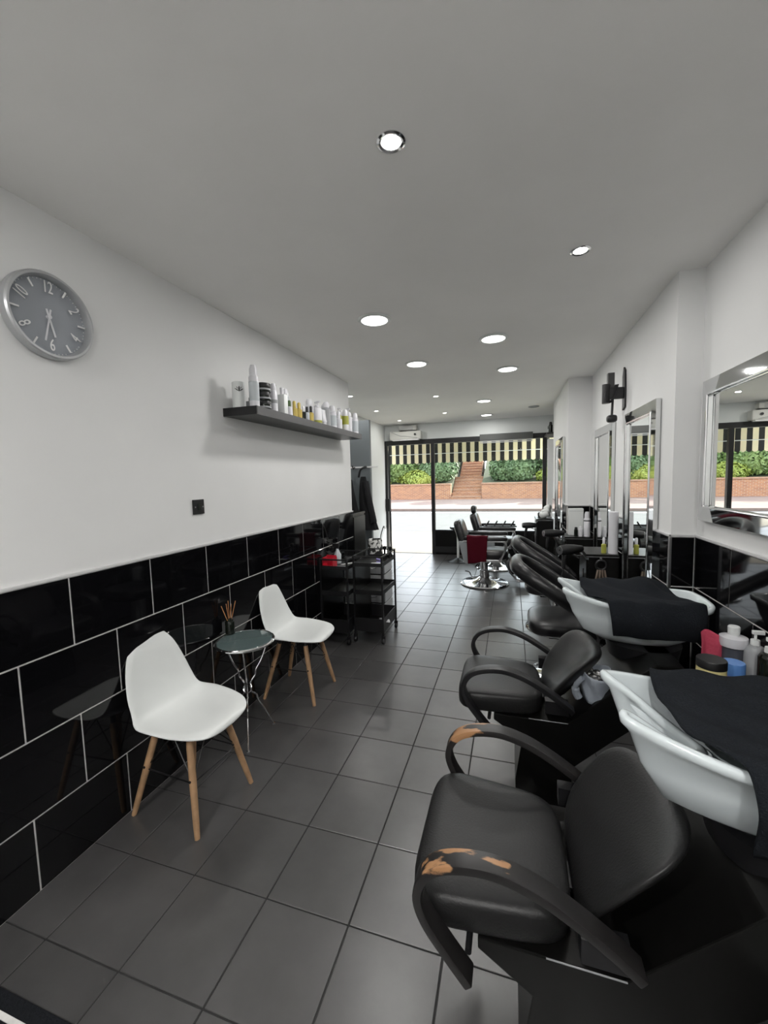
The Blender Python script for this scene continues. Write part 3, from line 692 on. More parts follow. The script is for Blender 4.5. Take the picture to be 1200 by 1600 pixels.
# towels over the basins
def basin_towel(yc, name, label, x0, x1a, x1b, hump, ovr):
    bx = .262
    def prof(v, u):
        # v 0..1 runs from the far rim over the basin and down the near outside
        pts = [(.205, .90), (.21, .962), (.19, .975), (.10, .958), (-.02, .950), (-.12, .956), (-.20, .972), (-.225, .962), (-.238, .90), (-.215, .84), (-.18, ovr)]
        sp = spline([(0, a, b) for a, b in pts], 4); k = v*(len(sp)-1); i = min(int(k), len(sp)-2); f = k-i
        return sp[i]*(1-f)+sp[i+1]*f
    def fn(u, v):
        p = prof(v, u); x1 = x1a+(x1b-x1a)*min(1, v/.6); x = x0+(x1-x0)*u
        narrow = 1-.30*max(0, (x-.42)/.2)**1.5 - .18*max(0, (.2-x)/.1)
        y = p.y*min(1.0, narrow)
        z = p.z
        top = 1 if .1 < v < .62 else 0
        z += hump*top*math.exp(-((x-.40)/.06)**2-((y-.10)/.09)**2)
        z += .006*math.sin(9*x/.2+4*y/.1)*(1 if v < .65 else .4)
        y += .010*math.sin(x*34)*max(0, v-.62)*2.5
        xx = x + (-.055*math.sin(PI*min(1, v/.62))+.05*max(0, v-.55)*2)*(1-u)
        if v > .7: z += .05*abs(u-.55)*0
        return (bx+xx, yc+y, z+.008)
    o = obj(name, MB().grid(fn, 36, 44), M_CLOTH, None, ang=80)
    md = o.modifiers.new('thick', 'SOLIDIFY'); md.thickness = .005; md.offset = 1
    return tag(o, label, 'towel', 'towels draped over the basins')
basin_towel(YU2+.085, 'black_towel', 'black towel draped over the basin beside the mirror wall corner', .15, .44, .55, .05, .80)
basin_towel(YU1-.02, 'black_towel', 'black towel draped over the basin of the worn-armed wash chair', .17, .58, .58, .0, .76)

# bin with a grey bag behind the second wash chair
bp_ = (.315, 2.10, .418)
t = thing('waste_caddy', 'small waste caddy lined with a grey plastic bag behind the second wash chair', 'bin', (.375, 2.03, .50))
def bag(u, v):
    a = 2*PI*u; r_ = .062+.022*v+.006*math.sin(5*a+6*v)
    return (r_*math.cos(a)*.8, r_*math.sin(a), .012+.135*v+.012*math.sin(2*a+1)*v)
o = obj('bag', MB().grid(bag, 28, 10), M_BAG, t); md = o.modifiers.new('t', 'SOLIDIFY'); md.thickness = .003
obj('tub', MB().lathe([(0, .0), (.045, .0), (.05, .05), (0, .05)], n=24), M_BLACK, t)
obj('bag_knot', MB().tube(spline([(-.06, -.05, .13), (-.085, -.04, .09), (-.085, -.03, .05), (-.07, -.03, .02)]), [.012]*9+[.018]*9+[.01], 8), M_BAG, t)
fo = MB()
for k in range(10): fo.sq((random.uniform(-.035, .035), random.uniform(-.045, .045), .125+random.uniform(-.01, .02)), (.018, .018, .012), 1, 1, 7, 5)
obj('foil_scraps', fo, M_FOIL, t, smooth=False)

# stand of products against the right wall, between the basins
CT = .70
t = thing('product_cabinet', 'low black cabinet against the tiled wall between the basins', 'cabinet', (.845, 1.80, 0))
obj('carcass', MB().bb(-.10, .145, -.21, .20, .04, CT-.02), M_LAM, t, smooth=False)
obj('top', MB().bb(-.12, .145, -.22, .21, CT-.02, CT), M_LAM, t, smooth=False, bevel=.003)
obj('plinth', MB().bb(-.08, .14, -.2, .19, 0, .04), M_BLACK, t, smooth=False)
G2 = 'hair products beside the basins'
def place(px, py, ztop): p = PZ(px, py, ztop); return p.x, p.y
x, y = place(1112, 1029, .855); bottle(x, y, CT, .047, .155, 'tub', M_YELLOW, M_BLACK, 'cream yellow tub with black lid beside the near basin', 'tub', G2, 'product_tub')
x, y = place(1146, 1034, .815); bottle(x, y, CT, .037, .115, 'jar', M_PURPLE, M_BLUE, 'blue-lidded jar standing before the white bottle', 'jar', G2, 'product_jar')
def shoulder(x, y, label):
    t = thing('product_bottle', label, 'bottle', (x, y, CT), 0, G2)
    obj('body', MB().lathe([(0, 0), (.04, 0), (.04, .13), (0, .13)]), M_SMOKE, t)
    obj('printed_band', MB().lathe([(.0405, .02), (.0412, .02), (.0412, .125), (.0405, .125)]), mat('slate_label', (.06, .065, .08), .4), t)
    obj('shoulder', MB().lathe([(0, .13), (.047, .13), (.05, .145), (.048, .168), (.02, .178), (0, .178)]), M_WPL, t)
    obj('cap', MB().lathe([(0, .178), (.02, .178), (.021, .21), (.018, .214), (0, .214)]), M_PLAST, t)
x, y = place(1147, 978, .914); shoulder(x, y, 'black bottle with broad white shoulder and cap beside the basins')
x, y = place(1181, 985, .915); bottle(x, y, CT, .036, .215, 'pump', M_GPL, M_PLAST, 'grey pump bottle next to the white-shouldered bottle', 'bottle', G2)
x, y = place(1201, 996, .915); bottle(x+.005, y, CT, .034, .215, 'pump', M_SMOKE, M_PLAST, 'black pump bottle with white pump beside the grey one', 'bottle', G2)
pk = PZ(1112, 990, .87)
def pinkf(u, v):
    a = (u-.5)*.11; return (pk.x+.012+a*.6, pk.y+a+.004*math.sin(8*v), CT+.17-.155*v*v if v > .25 else CT+.17-.155*.0625+(.25-v)*.02)
o = obj('pink_cloth', MB().grid(lambda u, v: (pk.x-.035+.085*u, pk.y+.012*math.sin(7*u)+.05*max(0, .25-v), CT+.004+.165*(1-v)+.012*math.sin(5*u)*(1-v)), 12, 16), M_PINK, None)
md = o.modifiers.new('t', 'SOLIDIFY'); md.thickness = .006; tag(o, 'pink cloth hanging in folds behind the yellow tub', 'cloth')

# bottles standing on the floor under the basins
for (x, y, r_, h_, mt_, lb) in [(.50, 1.86, .033, .26, M_OLIVE, 'yellow-green bottle on the floor below the near basin'), (.41, 1.80, .033, .2, M_GPL, 'grey bottle on the floor next to the yellow-green one'), (.57, 1.78, .04, .28, M_GPL, 'large grey bottle on the floor under the near basin'), (.66, 1.86, .04, .26, M_SMOKE, 'black bottle on the floor under the near basin')]:
    bottle(x, y, 0, r_, h_, 'spray', mt_, M_CLEAR, lb, 'bottle', 'bottles on the floor under the basins')

# ------------------------------------------------------------------ mirrors
def mirror(xw, y0, y1, z0, z1, fw, label):
    t = thing('wall_mirror', label, 'mirror', (xw, (y0+y1)/2, z0), 0, 'bevel framed wall mirrors')
    H = z1-z0; W = (y1-y0)/2
    obj('glass', MB().bb(-.022, -.014, -W+fw, W-fw, fw, H-fw), M_MIRROR, t, smooth=False)
    obj('backing', MB().bb(-.013, -.001, -W+.01, W-.01, .01, H-.01), M_BLACK, t, smooth=False)
    O = [(-W, 0), (W, 0), (W, H), (-W, H)]; I = [(-W+fw, fw), (W-fw, fw), (W-fw, H-fw), (-W+fw, H-fw)]
    for k in range(4):
        k2 = (k+1) % 4; a, b, c, d = O[k], O[k2], I[k2], I[k]
        vs = [(-.030, a[0], a[1]), (-.030, b[0], b[1]), (-.038, c[0], c[1]), (-.038, d[0], d[1]), (-.004, a[0], a[1]), (-.004, b[0], b[1]), (-.022, c[0], c[1]), (-.022, d[0], d[1])]
        obj('bevelled_frame', MB().add(vs, [(0, 1, 2, 3), (4, 7, 6, 5), (0, 4, 5, 1), (2, 6, 7, 3), (0, 3, 7, 4), (1, 5, 6, 2)]), M_BEVEL, t, smooth=False)
        e0, e1 = Vector((-.038, d[0], d[1])), Vector((-.038, c[0], c[1]))
        obj('bead', MB().tube([e0, e1], .006, 8), M_CHROME, t)
    return t
mirror(XR1, 1.25, 2.60, 1.30, 2.03, .075, 'wide silver-framed mirror on the white wall above the wash basins')
mirror(XR2, 2.90, 3.62, .62, 2.01, .075, 'tall silver-framed mirror next to the wall bracket')
mirror(XR2, 4.03, 4.80, .62, 2.01, .075, 'tall silver-framed mirror close to the pilaster')
mirror(XR3, 5.40, 6.20, .62, 2.02, .075, 'tall silver-framed mirror facing the barber chair with the burgundy towel')

# ------------------------------------------------------------------ wall bracket with speaker
bk = PX(978, 610, XR2)
t = thing('speaker_bracket', 'black swivel wall bracket with cables and a hanging knob', 'bracket', (XR2, bk.y, bk.z))
obj('wall_plate', MB().prism([(-.02, -.13), (.05, -.15), (.06, .12), (.03, .19), (-.005, .16), (-.02, .04)], -.014, 0, 'yz'), M_BLACK, t, smooth=False, bevel=.003)
obj('arm', MB().bb(-.16, -.014, -.01, .03, -.06, .03), M_BLACK, t, smooth=False, bevel=.006)
obj('clamp', MB().bb(-.13, -.08, .0, .045, -.02, .15), mat('dark_steel', (.05, .05, .05), .4), t, smooth=False, bevel=.005)
obj('hub', MB().lathe([(0, -.09), (.03, -.09), (.03, .06), (0, .06)], (-.14, .01, 0), 16), M_BLACK, t)
obj('cable', MB().tube(spline([(-.12, -.01, .06), (-.15, -.02, -.03), (-.12, -.03, -.09), (-.09, 0, -.04), (-.07, 0, .05), (-.1, .02, .0)]), .006, 6), M_BLACK, t)
obj('cable', MB().tube(spline([(-.06, -.015, .05), (-.09, -.03, -.05), (-.13, 0, -.08), (-.1, .0, .03)]), .006, 6), M_BLACK, t)
obj('drop_rod', MB().cyl((-.09, .01, -.05), (-.095, .01, -.19), .009), M_BLACK, t)
obj('knob', MB().sq((-.095, .01, -.215), (.038, .035, .03), .6, .6, 16, 10), M_BLACK, t)

# ------------------------------------------------------------------ styling chairs facing the tall mirrors
def styling_chair(y, x0, label):
    t = thing('styling_chair', label, 'chair', (x0, y, 0), 0, 'padded styling chairs facing the tall mirrors')
    obj('base', MB().lathe([(0, 0), (.275, 0), (.285, .006), (.275, .014), (.10, .03), (.05, .05), (0, .05)], n=48), M_CHROME, t)
    obj('column', MB().cyl((0, 0, .045), (0, 0, .37), .032, n=20), M_CHROME, t)
    obj('seat_plate', MB().bb(-.15, .15, -.15, .15, .35, .375), M_BLACK, t, smooth=False)
    obj('seat', MB().sq((-.03, 0, .435), (.265, .25, .065), .5, .5, 36, 14), M_LEATHER2, t, ang=60)
    rail = [(.20, -.275, .47), (.06, -.285, .60), (-.12, -.285, .725), (-.28, -.25, .825), (-.365, -.15, .875), (-.385, 0, .885)]
    pts = spline(rail + [(a, -b, c) for a, b, c in reversed(rail[:-1])], 6)
    n_ = len(pts); rs = [.047 + .010*math.sin(PI*k/(n_-1)) for k in range(n_)]
    mb = MB().tube(pts, rs, 16, up=(.55, 0, .83), ry=.72)
    obj('arm_rail', mb, M_LEATHER2, t, ang=60)
    for s_ in (-1, 1): 
        obj('rail_end', MB().sq((.20, s_*.275, .47), (.045, .035, .045), 1, 1, 16, 10), M_LEATHER2, t)
        obj('rail_bracket', MB().band([(.15, .37), (.16, .42), (.13, .50)], s_*.26-.02, s_*.26+.02, .012), M_STEEL, t, smooth=False)
    obj('foot_rest', MB().tube(spline([(.15, -.12, .30), (.36, -.14, .14), (.40, 0, .13), (.36, .14, .14), (.15, .12, .30)]), .012, 8), M_CHROME, t)
    return t
styling_chair(3.30, .42, 'black padded styling chair before the tall mirror next to the bracket')
styling_chair(4.38, .43, 'black padded styling chair before the tall mirror by the pilaster, on a chrome disc base')

# ------------------------------------------------------------------ stations between the mirrors
def station(x0, x1, y0, y1, h, label, group='black tool cabinets between the mirrors'):
    t = thing('tool_cabinet', label, 'cabinet', ((x0+x1)/2, (y0+y1)/2, 0), 0, group)
    a, b = (x1-x0)/2, (y1-y0)/2
    obj('carcass', MB().bb(-a+.01, a, -b, b, .06, h-.03), M_LAM, t, smooth=False)
    obj('top', MB().bb(-a-.01, a, -b-.012, b+.012, h-.03, h), M_LAM, t, smooth=False, bevel=.003)
    obj('edge_strip', MB().bb(-a-.01, a, -b-.015, -b-.011, h-.024, h-.016), M_STEEL, t, smooth=False)
    obj('plinth', MB().bb(-a+.04, a, -b+.02, b-.02, 0, .06), M_BLACK, t, smooth=False)
    obj('door', MB().bb(-a-.006, -a+.01, -b+.01, b-.01, .08, h-.05), M_LAM, t, smooth=False, bevel=.003)
    d = [c for c in t.children if c.name.startswith('door')]
    obj('handle', MB().cyl((-a-.022, -b+.05, h-.25), (-a-.022, -b+.05, h-.13), .006), M_CHROME, d[0] if d else t)
    return t
station(.60, XR2-.045, 3.64, 4.0, .905, 'black tool cabinet with a white cylinder on top between the two tall mirrors')
station(.575, XR2-.012, 4.83, 5.12, .875, 'black tool cabinet against the pilaster with a white box on top')
station(.36, XR3-.045, 6.25, 6.70, .925, 'black tool cabinet beside the shop window topped with white towels')
G3 = 'styling products on the tool cabinets'
t = bottle(.80, 3.70, .905, .036, .345, 'cyl', M_WPL, M_WPL, 'tall plain white cylinder on the cabinet between the tall mirrors', 'canister', G3, 'product_canister')
bottle(.735, 3.715, .905, .019, .13, 'dropper', M_OLIVE, M_WPL, 'small yellow-green bottle beside the tall white cylinder', 'bottle', G3)
bottle(.80, 4.90, .875, .034, .27, 'spray', M_WPL, M_WPL, 'white spray can on the cabinet against the pilaster', 'bottle', G3, lab=(.62, .66, M_BLACK))
bottle(.735, 4.89, .875, .022, .11, 'spray', M_WPL, M_WPL, 'short white bottle before the white box', 'bottle', G3)
bottle(.69, 4.90, .875, .02, .10, 'spray', M_SMOKE, M_BLACK, 'short black bottle before the white box', 'bottle', G3)
t = thing('product_box', 'upright white box leaning on the pilaster tiles', 'box', (.70, 5.01, .875), 0, G3)
obj('carton', MB().bb(-.075, .075, -.04, .04, 0, .30), M_PLAST, t, smooth=False, bevel=.003)
obj('flap_line', MB().bb(-.074, .074, -.041, -.0395, .27, .273), M_GPL, t, smooth=False)
def dryer(x, y, z, ang, label, cyl=True):
    t = thing('hair_dryer', label, 'hair dryer', (x, y, z), ang, 'hair dryers hung on the tool cabinets')
    obj('barrel', MB().lathe([(0, -.09), (.035, -.09), (.042, -.07), (.046, 0), (.04, .06), (.03, .11), (.026, .14), (0, .14)], (0, 0, 0), 20, 'x'), M_BLACK, t)
    obj('hang_loop', MB().tube([(.03, 0, -.04), (.09, 0, -.062), (.155, 0, -.062)], .006, 8), M_STEEL, t)
    obj('intake_grille', MB().lathe([(.01, -.095), (.034, -.095), (.034, -.089), (.01, -.089)], (0, 0, 0), 20, 'x'), M_STEEL, t)
    obj('handle', MB().tube([(-.03, 0, -.03), (-.045, 0, -.09), (-.05, 0, -.16)], [.02, .018, .015], 12), M_BLACK, t)
    obj('cord', MB().tube(spline([(-.05, 0, -.16), (-.06, .01, -.26), (-.02, .03, -.36), (.05, .05, -.30), (.06, .06, -.18)]), .004, 6), M_BLACK, t)
    return t
dryer(.47, 3.74, .92, math.radians(35), 'black hair dryer hung on the cabinet between the tall mirrors')
dryer(.44, 4.92, .90, math.radians(20), 'black hair dryer hung on the cabinet against the pilaster')
dryer(.255, 6.35, .82, math.radians(10), 'black hair dryer hung on the window-side cabinet')
def tool_holder(x, y, z, label):
    t = thing('tool_holder', label, 'holder', (x, y, z), 0, 'tool holders on the cabinet sides')
    obj('ring', MB().tube([(.037*math.cos(2*PI*k/24), 0, .037*math.sin(2*PI*k/24)) for k in range(24)], .009, 8, True), M_BLACK, t)
    obj('stem', MB().bb(-.006, .006, -.005, .02, .035, .055), M_STEEL, t, smooth=False)
    for k in range(4): obj('scissors', MB().tube([(-.024+.016*k, -.004, -.04), (-.036+.024*k, -.012, -.11), (-.05+.034*k, -.006, -.20)], [.008, .009, .006], 8), mat('bronze_steel', (.32, .25, .2), .35, metal=.8), t)
tool_holder(.695, 3.60, .825, 'black ring holder with hanging scissors on the cabinet end')
t = thing('towel_pile', 'crumpled white paper towels on the window-side cabinet', 'towels', (.50, 6.42, .925))
for k in range(3): obj('towel', MB().sq((.02*k-.02, .03*k, .05+.045*k), (.075-.012*k, .08, .05), .8, .7, 16, 10, lambda q: Vector((q.x+.012*math.sin(40*q.y), q.y, q.z+.012*math.sin(50*q.x)))), M_PLAST, t)
t = thing('clipper_set', 'black clippers lying beside the white paper towels', 'clippers', (.42, 6.60, .925))
for k in range(2): obj('clipper', MB().sq((-.0+.06*k, -.02*k, .035), (.03, .06, .035), .5, .6, 14, 10), M_BLACK, t)
# loose leads between dryers
for k, (pts, lb) in enumerate([([(.59, 4.85, .80), (.47, 4.55, .70), (.44, 4.2, .86), (.59, 3.98, .80)], 'thin black lead looping between the two mirror cabinets')]):
    o = obj('power_lead', MB().tube(spline(pts, 8), .005, 6), M_BLACK); tag(o, lb, 'cable')
# white dispenser visible behind the nearer styling chair
t = bottle(.62, 3.55, .0, .05, .62, 'cyl', M_GPL, M_GPL, 'pale upright canister on the floor behind the nearer styling chair', 'canister', 'floor canisters', 'floor_canister')
# shelf high by the window
t = thing('corner_shelf', 'small black shelf high on the right wall near the window', 'shelf', (XR4, 7.15, 2.19))
obj('box', MB().bb(-.24, 0, -.28, .28, .0, .03).bb(-.10, 0, -.28, -.262, .03, .27).bb(-.10, 0, .262, .28, .03, .27).bb(-.10, 0, -.28, .28, .25, .27).bb(-.02, 0, -.28, .28, .03, .25), M_BLACK, t, smooth=False)
bottle(.60, 7.0, 2.22, .03, .17, 'spray', M_SMOKE, M_BLACK, 'dark spray bottle on the high shelf near the window', 'bottle', 'bottles on the high shelf')
bottle(.60, 7.12, 2.22, .035, .12, 'jar', M_GPL, M_BLACK, 'grey jar on the high shelf near the window', 'jar', 'bottles on the high shelf', 'product_jar')

# ------------------------------------------------------------------ barber chairs
def barber_chair(x, y, label, headrest, k=1.0, zoff=0):
    t = thing('barber_chair', label, 'chair', (x, y, 0), 0, 'barber chairs near the window')
    obj('base', MB().lathe([(0, 0), (.33, 0), (.345, .012), (.33, .026), (.24, .034), (.12, .06), (.075, .10), (0, .10)], n=48), M_CHROME, t)
    obj('column', MB().lathe([(0, .08), (.07, .08), (.07, .20), (.055, .21), (.055, .38), (0, .38)], n=24), M_CHROME, t)
    obj('lever', MB().tube(spline([(-.06, -.08, .13), (-.15, -.14, .11), (-.2, -.18, .2), (-.26, -.2, .22)]), .009, 8), M_CHROME, t)
    obj('seat_frame', MB().bb(-.17, .26, -.24, .24, .36, .40), M_STEEL, t, smooth=False, bevel=.01)
    obj('seat', MB().sq((.05, 0, .455), (.29, .25, .075), .45, .45, 30, 12), M_LEATHER2, t, ang=60)
    rt = Matrix.Rotation(math.radians(-17), 3, 'Y')
    bk_ = obj('backrest', MB().sq((-.295, 0, .68), (.065, .25, .27), .4, .4, 30, 14, lambda q: rt @ q), M_LEATHER2, t, ang=60)
    obj('piping', MB().tube([Vector((-.30, 0, .68))+rt @ Vector((.03, .235*math.copysign(abs(math.cos(a))**.5, math.cos(a)), .255*math.copysign(abs(math.sin(a))**.5, math.sin(a)))) for a in [2*PI*j/40 for j in range(40)]], .007, 6, True), M_PLAST, bk_)
    if headrest:
        obj('headrest', MB().sq((-.36, 0, 1.0), (.05, .13, .07), .7, .6, 20, 10), M_LEATHER2, t)
        obj('headrest_bar', MB().cyl((-.355, 0, .90), (-.36, 0, .97), .012), M_CHROME, t)
    for s_ in (-1, 1):
        ar = obj('armrest', MB().sq((.03, s_*.29, .70), (.30, .04, .032), .4, .5, 20, 10), M_LEATHER2, t)
        obj('arm_trim', MB().bb(-.27, .30, s_*.29-.036, s_*.29+.036, .66, .675), M_STEEL, ar, smooth=False, bevel=.004)
        obj('arm_panel', MB().prism([(-.33, .66), (-.02, .66), (.0, .42), (-.12, .33), (-.26, .36)], s_*.29-.022, s_*.29+.022), mat('grey_shell', (.27, .29, .30), .35), t, smooth=False, bevel=.01)
        obj('arm_post', MB().tube(spline([(.27, s_*.29, .67), (.31, s_*.29, .60), (.26, s_*.28, .46), (.22, s_*.27, .40)]), .016, 10), M_STEEL, t)
    obj('leg_pad', MB().sq((.36, 0, .30), (.035, .2, .13), .4, .4, 18, 10, lambda q: Matrix.Rotation(math.radians(-15), 3, 'Y') @ q), M_LEATHER2, t)
    for s_ in (-1, 1): obj('foot_arm', MB().tube([(.28, s_*.2, .38), (.36, s_*.2, .22), (.44, s_*.2, .13), (.56, s_*.2, .11)], .013, 8), M_STEEL, t)
    fr = obj('foot_plate', MB().bb(.44, .62, -.2, .2, .09, .115), M_STEEL, t, smooth=False, bevel=.006)
    for j in range(4): obj('ridge', MB().bb(.465+.04*j, .475+.04*j, -.19, .19, .115, .122), M_BLACK, fr, smooth=False)
    return t
barber_chair(-.37, 6.0, 'black and chrome barber chair with the burgundy towel on its arm', False)
barber_chair(-.25, 7.12, 'black barber chair with round headrest right by the window', True)
def redt(u, v):
    x = -.30+.25*u; s = v
    if s < .3: y = .33-.08*(s/.3); z = .745
    elif s < .38: y = 5.70-5.99; y = .25; z = .74
    a = s
    if a < .25: yy = -.255-.10*(a/.25); zz = .742
    else: yy = -.352-.012*math.sin(x*30+3)*(a-.25); zz = .735-.36*(a-.25)/.75*(1.0-.12*(u-.5))
    return (-.37+x+.10-.03*(a-.25 if a > .25 else 0)*0+.04*(1-a)*(u-.5), 6.0+yy, zz+.004*math.sin(x*40))
o = obj('burgundy_towel', MB().grid(redt, 20, 28), M_RED); md = o.modifiers.new('t', 'SOLIDIFY'); md.thickness = .007
tag(o, 'burgundy towel hung over the arm of the barber chair', 'towel')
# comb rests on the far chair's arm
t = thing('clip_board', 'black clip-on tool rack lying across the far barber chair arms', 'tool rack', (-.17, 6.82, .735))
obj('bar', MB().bb(-.26, .26, -.02, .02, 0, .02), M_BLACK, t, smooth=False, bevel=.004)
for k in range(4): obj('prong', MB().tube([(-.22+.13*k, 0, .018), (-.19+.13*k, 0, .06), (-.17+.13*k, 0, .10)], [.014, .012, .009], 8), M_BLACK, t)
p = PZ(716, 877, 0); t = thing('pedestal_stand', 'slim white pole on a flared dark disc behind the burgundy-draped barber chair', 'stand', (p.x, p.y, 0))
obj('base', MB().lathe([(0, 0), (.2, 0), (.205, .008), (.12, .035), (.03, .07), (0, .07)], n=36), M_LAM, t)
obj('pole', MB().cyl((0, 0, .06), (0, 0, .62), .022), M_PLAST, t)
obj('stool_top', MB().lathe([(0, .60), (.13, .60), (.15, .62), (.145, .65), (0, .66)], n=32), M_LEATHER2, t)

# ------------------------------------------------------------------ black trolleys
def trolley(x0, x1, y0, y1, h, label, drawers=False):
    t = thing('salon_trolley', label, 'trolley', ((x0+x1)/2, (y0+y1)/2, 0), 0, 'black salon trolleys beside the tiled wall')
    a, b = (x1-x0)/2, (y1-y0)/2; M = M_BLACK
    for sx in (-1, 1):
        for sy in (-1, 1):
            obj('post', MB().bb(sx*a-.008, sx*a+.008, sy*b-.008, sy*b+.008, .075, h), M, t, smooth=False)
            cs = obj('caster', MB().lathe([(0, -.012), (.026, -.012), (.028, -.006), (.028, .006), (.026, .012), (0, .012)], (sx*a, sy*b, .028), 18, 'x'), M, t)
            obj('caster_fork', MB().bb(sx*a-.017, sx*a+.017, sy*b-.01, sy*b+.01, .05, .078), M, cs, smooth=False)
    def tray(z, lip):
        tr = obj('tray', MB().bb(-a, a, -b, b, z, z+.008), M_LAM, t, smooth=False)
        for sx in (-1, 1): obj('lip', MB().bb(sx*a-.003, sx*a+.003, -b, b, z, z+lip), M, tr, smooth=False)
        for sy in (-1, 1): obj('lip', MB().bb(-a, a, sy*b-.003, sy*b+.003, z, z+lip), M, tr, smooth=False)
    tray(.11, .13); tray(.47, .045); tray(h-.10, .035)
    for sy in (-1, 1): obj('rail', MB().bb(-a, a, sy*b-.006, sy*b+.006, h-.012, h), M, t, smooth=False)
    for sx in (-1, 1): obj('rail', MB().bb(sx*a-.006, sx*a+.006, -b, b, h-.012, h), M, t, smooth=False)
    obj('side_sheet', MB().bb(-a+.009, -a+.013, -b, b, .11, h-.1), M_LAM, t, smooth=False)
    return t
trolley(-1.435, -1.152, 3.555, 3.995, .84, 'black three-tier salon trolley next to the open floor')
trolley(-1.735, -1.465, 3.46, 3.95, .82, 'black salon trolley pushed against the tiled wall')
TT = .84-.10+.008
G4 = 'tools on the black trolleys'
t = thing('clip_tray', 'red plastic tray of hair clips on the wall-side trolley', 'tray', (-1.665, 3.52, .728), 0, G4)
obj('tray', MB().bb(-.05, .05, -.05, .05, 0, .01), M_REDPL, t, smooth=False, bevel=.003)
for s_ in (-1, 1): obj('side', MB().bb(s_*.05-.004, s_*.05+.004, -.05, .05, 0, .10), M_REDPL, t, smooth=False)
obj('back', MB().bb(-.05, .05, .042, .05, 0, .11), M_REDPL, t, smooth=False); obj('front', MB().bb(-.05, .05, -.05, -.042, .055, .10), M_REDPL, t, smooth=False)
t = thing('spray_bottle', 'clear water spray bottle with black trigger on the wall-side trolley', 'spray bottle', (-1.67, 3.72, .728), 0, G4)
obj('bottle', MB().lathe([(0, 0), (.036, 0), (.038, .01), (.036, .09), (.016, .13), (.013, .15), (0, .15)]), M_CLEAR, t)
obj('trigger_head', MB().bb(-.05, .02, -.014, .014, .165, .20).bb(-.014, .014, -.012, .012, .145, .17), M_BLACK, t, smooth=False, bevel=.004)
obj('trigger', MB().tube([(-.03, 0, .165), (-.045, 0, .14), (-.04, 0, .115)], .005, 6), M_BLACK, t)
def comb(x, y, z, rz, m_, label, L=.16):
    t = thing('styling_comb', label, 'comb', (x, y, z), rz, G4)
    obj('spine', MB().bb(-L/2, L/2, -.004, .006, 0, .006), m_, t, smooth=False)
    tb = MB()
    for k in range(18): tb.bb(-L/2+.008+k*(L-.02)/18, -L/2+.011+k*(L-.02)/18, -.028, -.004, .001, .005)
    obj('teeth', tb, m_, t, smooth=False)
comb(-1.56, 3.56, .730, .2, M_GPL, 'pale grey comb lying at the front of the wall-side trolley'); comb(-1.55, 3.70, .730, .9, M_WHITE, 'white comb lying mid wall-side trolley')
t = thing('clipper', 'black hair clipper lying on the wall-side trolley', 'clippers', (-1.56, 3.84, .728), .4, G4)
obj('body', MB().sq((0, 0, .025), (.09, .03, .025), .5, .6, 18, 10), M_BLACK, t); obj('blade', MB().bb(.08, .105, -.022, .022, .012, .03), M_STEEL, t, smooth=False)
t = thing('business_cards', 'small stack of white cards at the trolley edge', 'cards', (-1.24, 3.63, TT), .2, G4)
for k in range(3): obj('card', MB().box((.004*k, .002*k, .003+.004*k), (.09, .055, .0025), Matrix.Rotation(.1*k, 3, 'Z')), M_PLAST, t, smooth=False)
t = thing('hair_clip', 'purple hair clip on the open trolley', 'clip', (-1.23, 3.72, TT), .3, G4)
obj('jaw', MB().bb(-.03, .03, -.018, .018, 0, .012), M_PURPLE, t, smooth=False, bevel=.004); obj('jaw', MB().box((0, 0, .03), (.06, .034, .01), Matrix.Rotation(.35, 3, 'Y')), M_PURPLE, t, smooth=False, bevel=.004)
for k in range(2):
    t = thing('neck_brush', ['short black knob-handled brush nearer the alcove on the trolley rail', 'short black knob-handled brush at the trolley corner post'][k], 'brush', (-1.24+.06*k, 3.94, TT), 0, G4)
    obj('handle', MB().lathe([(0, .05), (.01, .05), (.012, .09), (.022, .11), (.02, .125), (0, .13)], n=16), M_BLACK, t); obj('bristles', MB().lathe([(0, 0), (.022, 0), (.018, .05), (0, .05)], n=16), M_BLACK, t)
for k in range(5):
    t = thing('foil_sheet', ['folded foil sheet lowest in the heap in the open trolley bottom tray', 'folded foil sheet second up in the bottom tray heap', 'folded foil sheet midway up the bottom tray heap', 'folded foil sheet next to topmost in the bottom tray heap', 'folded foil sheet topmost on the bottom tray heap'][k], 'foil', (-1.30+.03*k, 3.64+.05*(k % 3), .121+.014*k), .5*k, 'foil sheets in the bottom tray')
    obj('sheet', MB().grid(lambda u, v: ((u-.5)*.13, (v-.5)*.09, .008+.008*math.sin(7*u+3*k)*math.cos(5*v)), 8, 6), M_DRAWER, t).modifiers.new('t', 'SOLIDIFY').thickness = .003
# drawer tower behind the trolley
t = thing('drawer_tower', 'pale grey plastic drawer tower standing behind the open trolley', 'drawers', (-1.45, 4.30, 0))
obj('frame', MB().bb(-.13, .12, -.15, .15, .03, .70), M_BLACK, t, smooth=False, bevel=.004)
for k in range(4):
    d = obj('drawer', MB().bb(-.12, .11, -.165, -.15, .05+.16*k, .195+.16*k), M_DRAWER, t, smooth=False, bevel=.006)
    obj('handle', MB().tube(spline([(-.05, -.165, .12+.16*k), (0, -.19, .11+.16*k), (.05, -.165, .12+.16*k)]), .005, 6), M_CHROME, d)
    for s_ in (0,): obj('side_drawer', MB().bb(.12, .135, -.14, .14, .05+.16*k, .195+.16*k), M_DRAWER, t, smooth=False, bevel=.004)
for sx in (-1, 1):
    for sy in (-1, 1): obj('foot', MB().lathe([(0, 0), (.018, 0), (.018, .03), (0, .03)], (sx*.1, sy*.12, 0), 12), M_BLACK, t)
mp_ = mat('speckled_print', (.75, .75, .73), .5, noise=.1, nscale=22, col2=(.02, .02, .02))
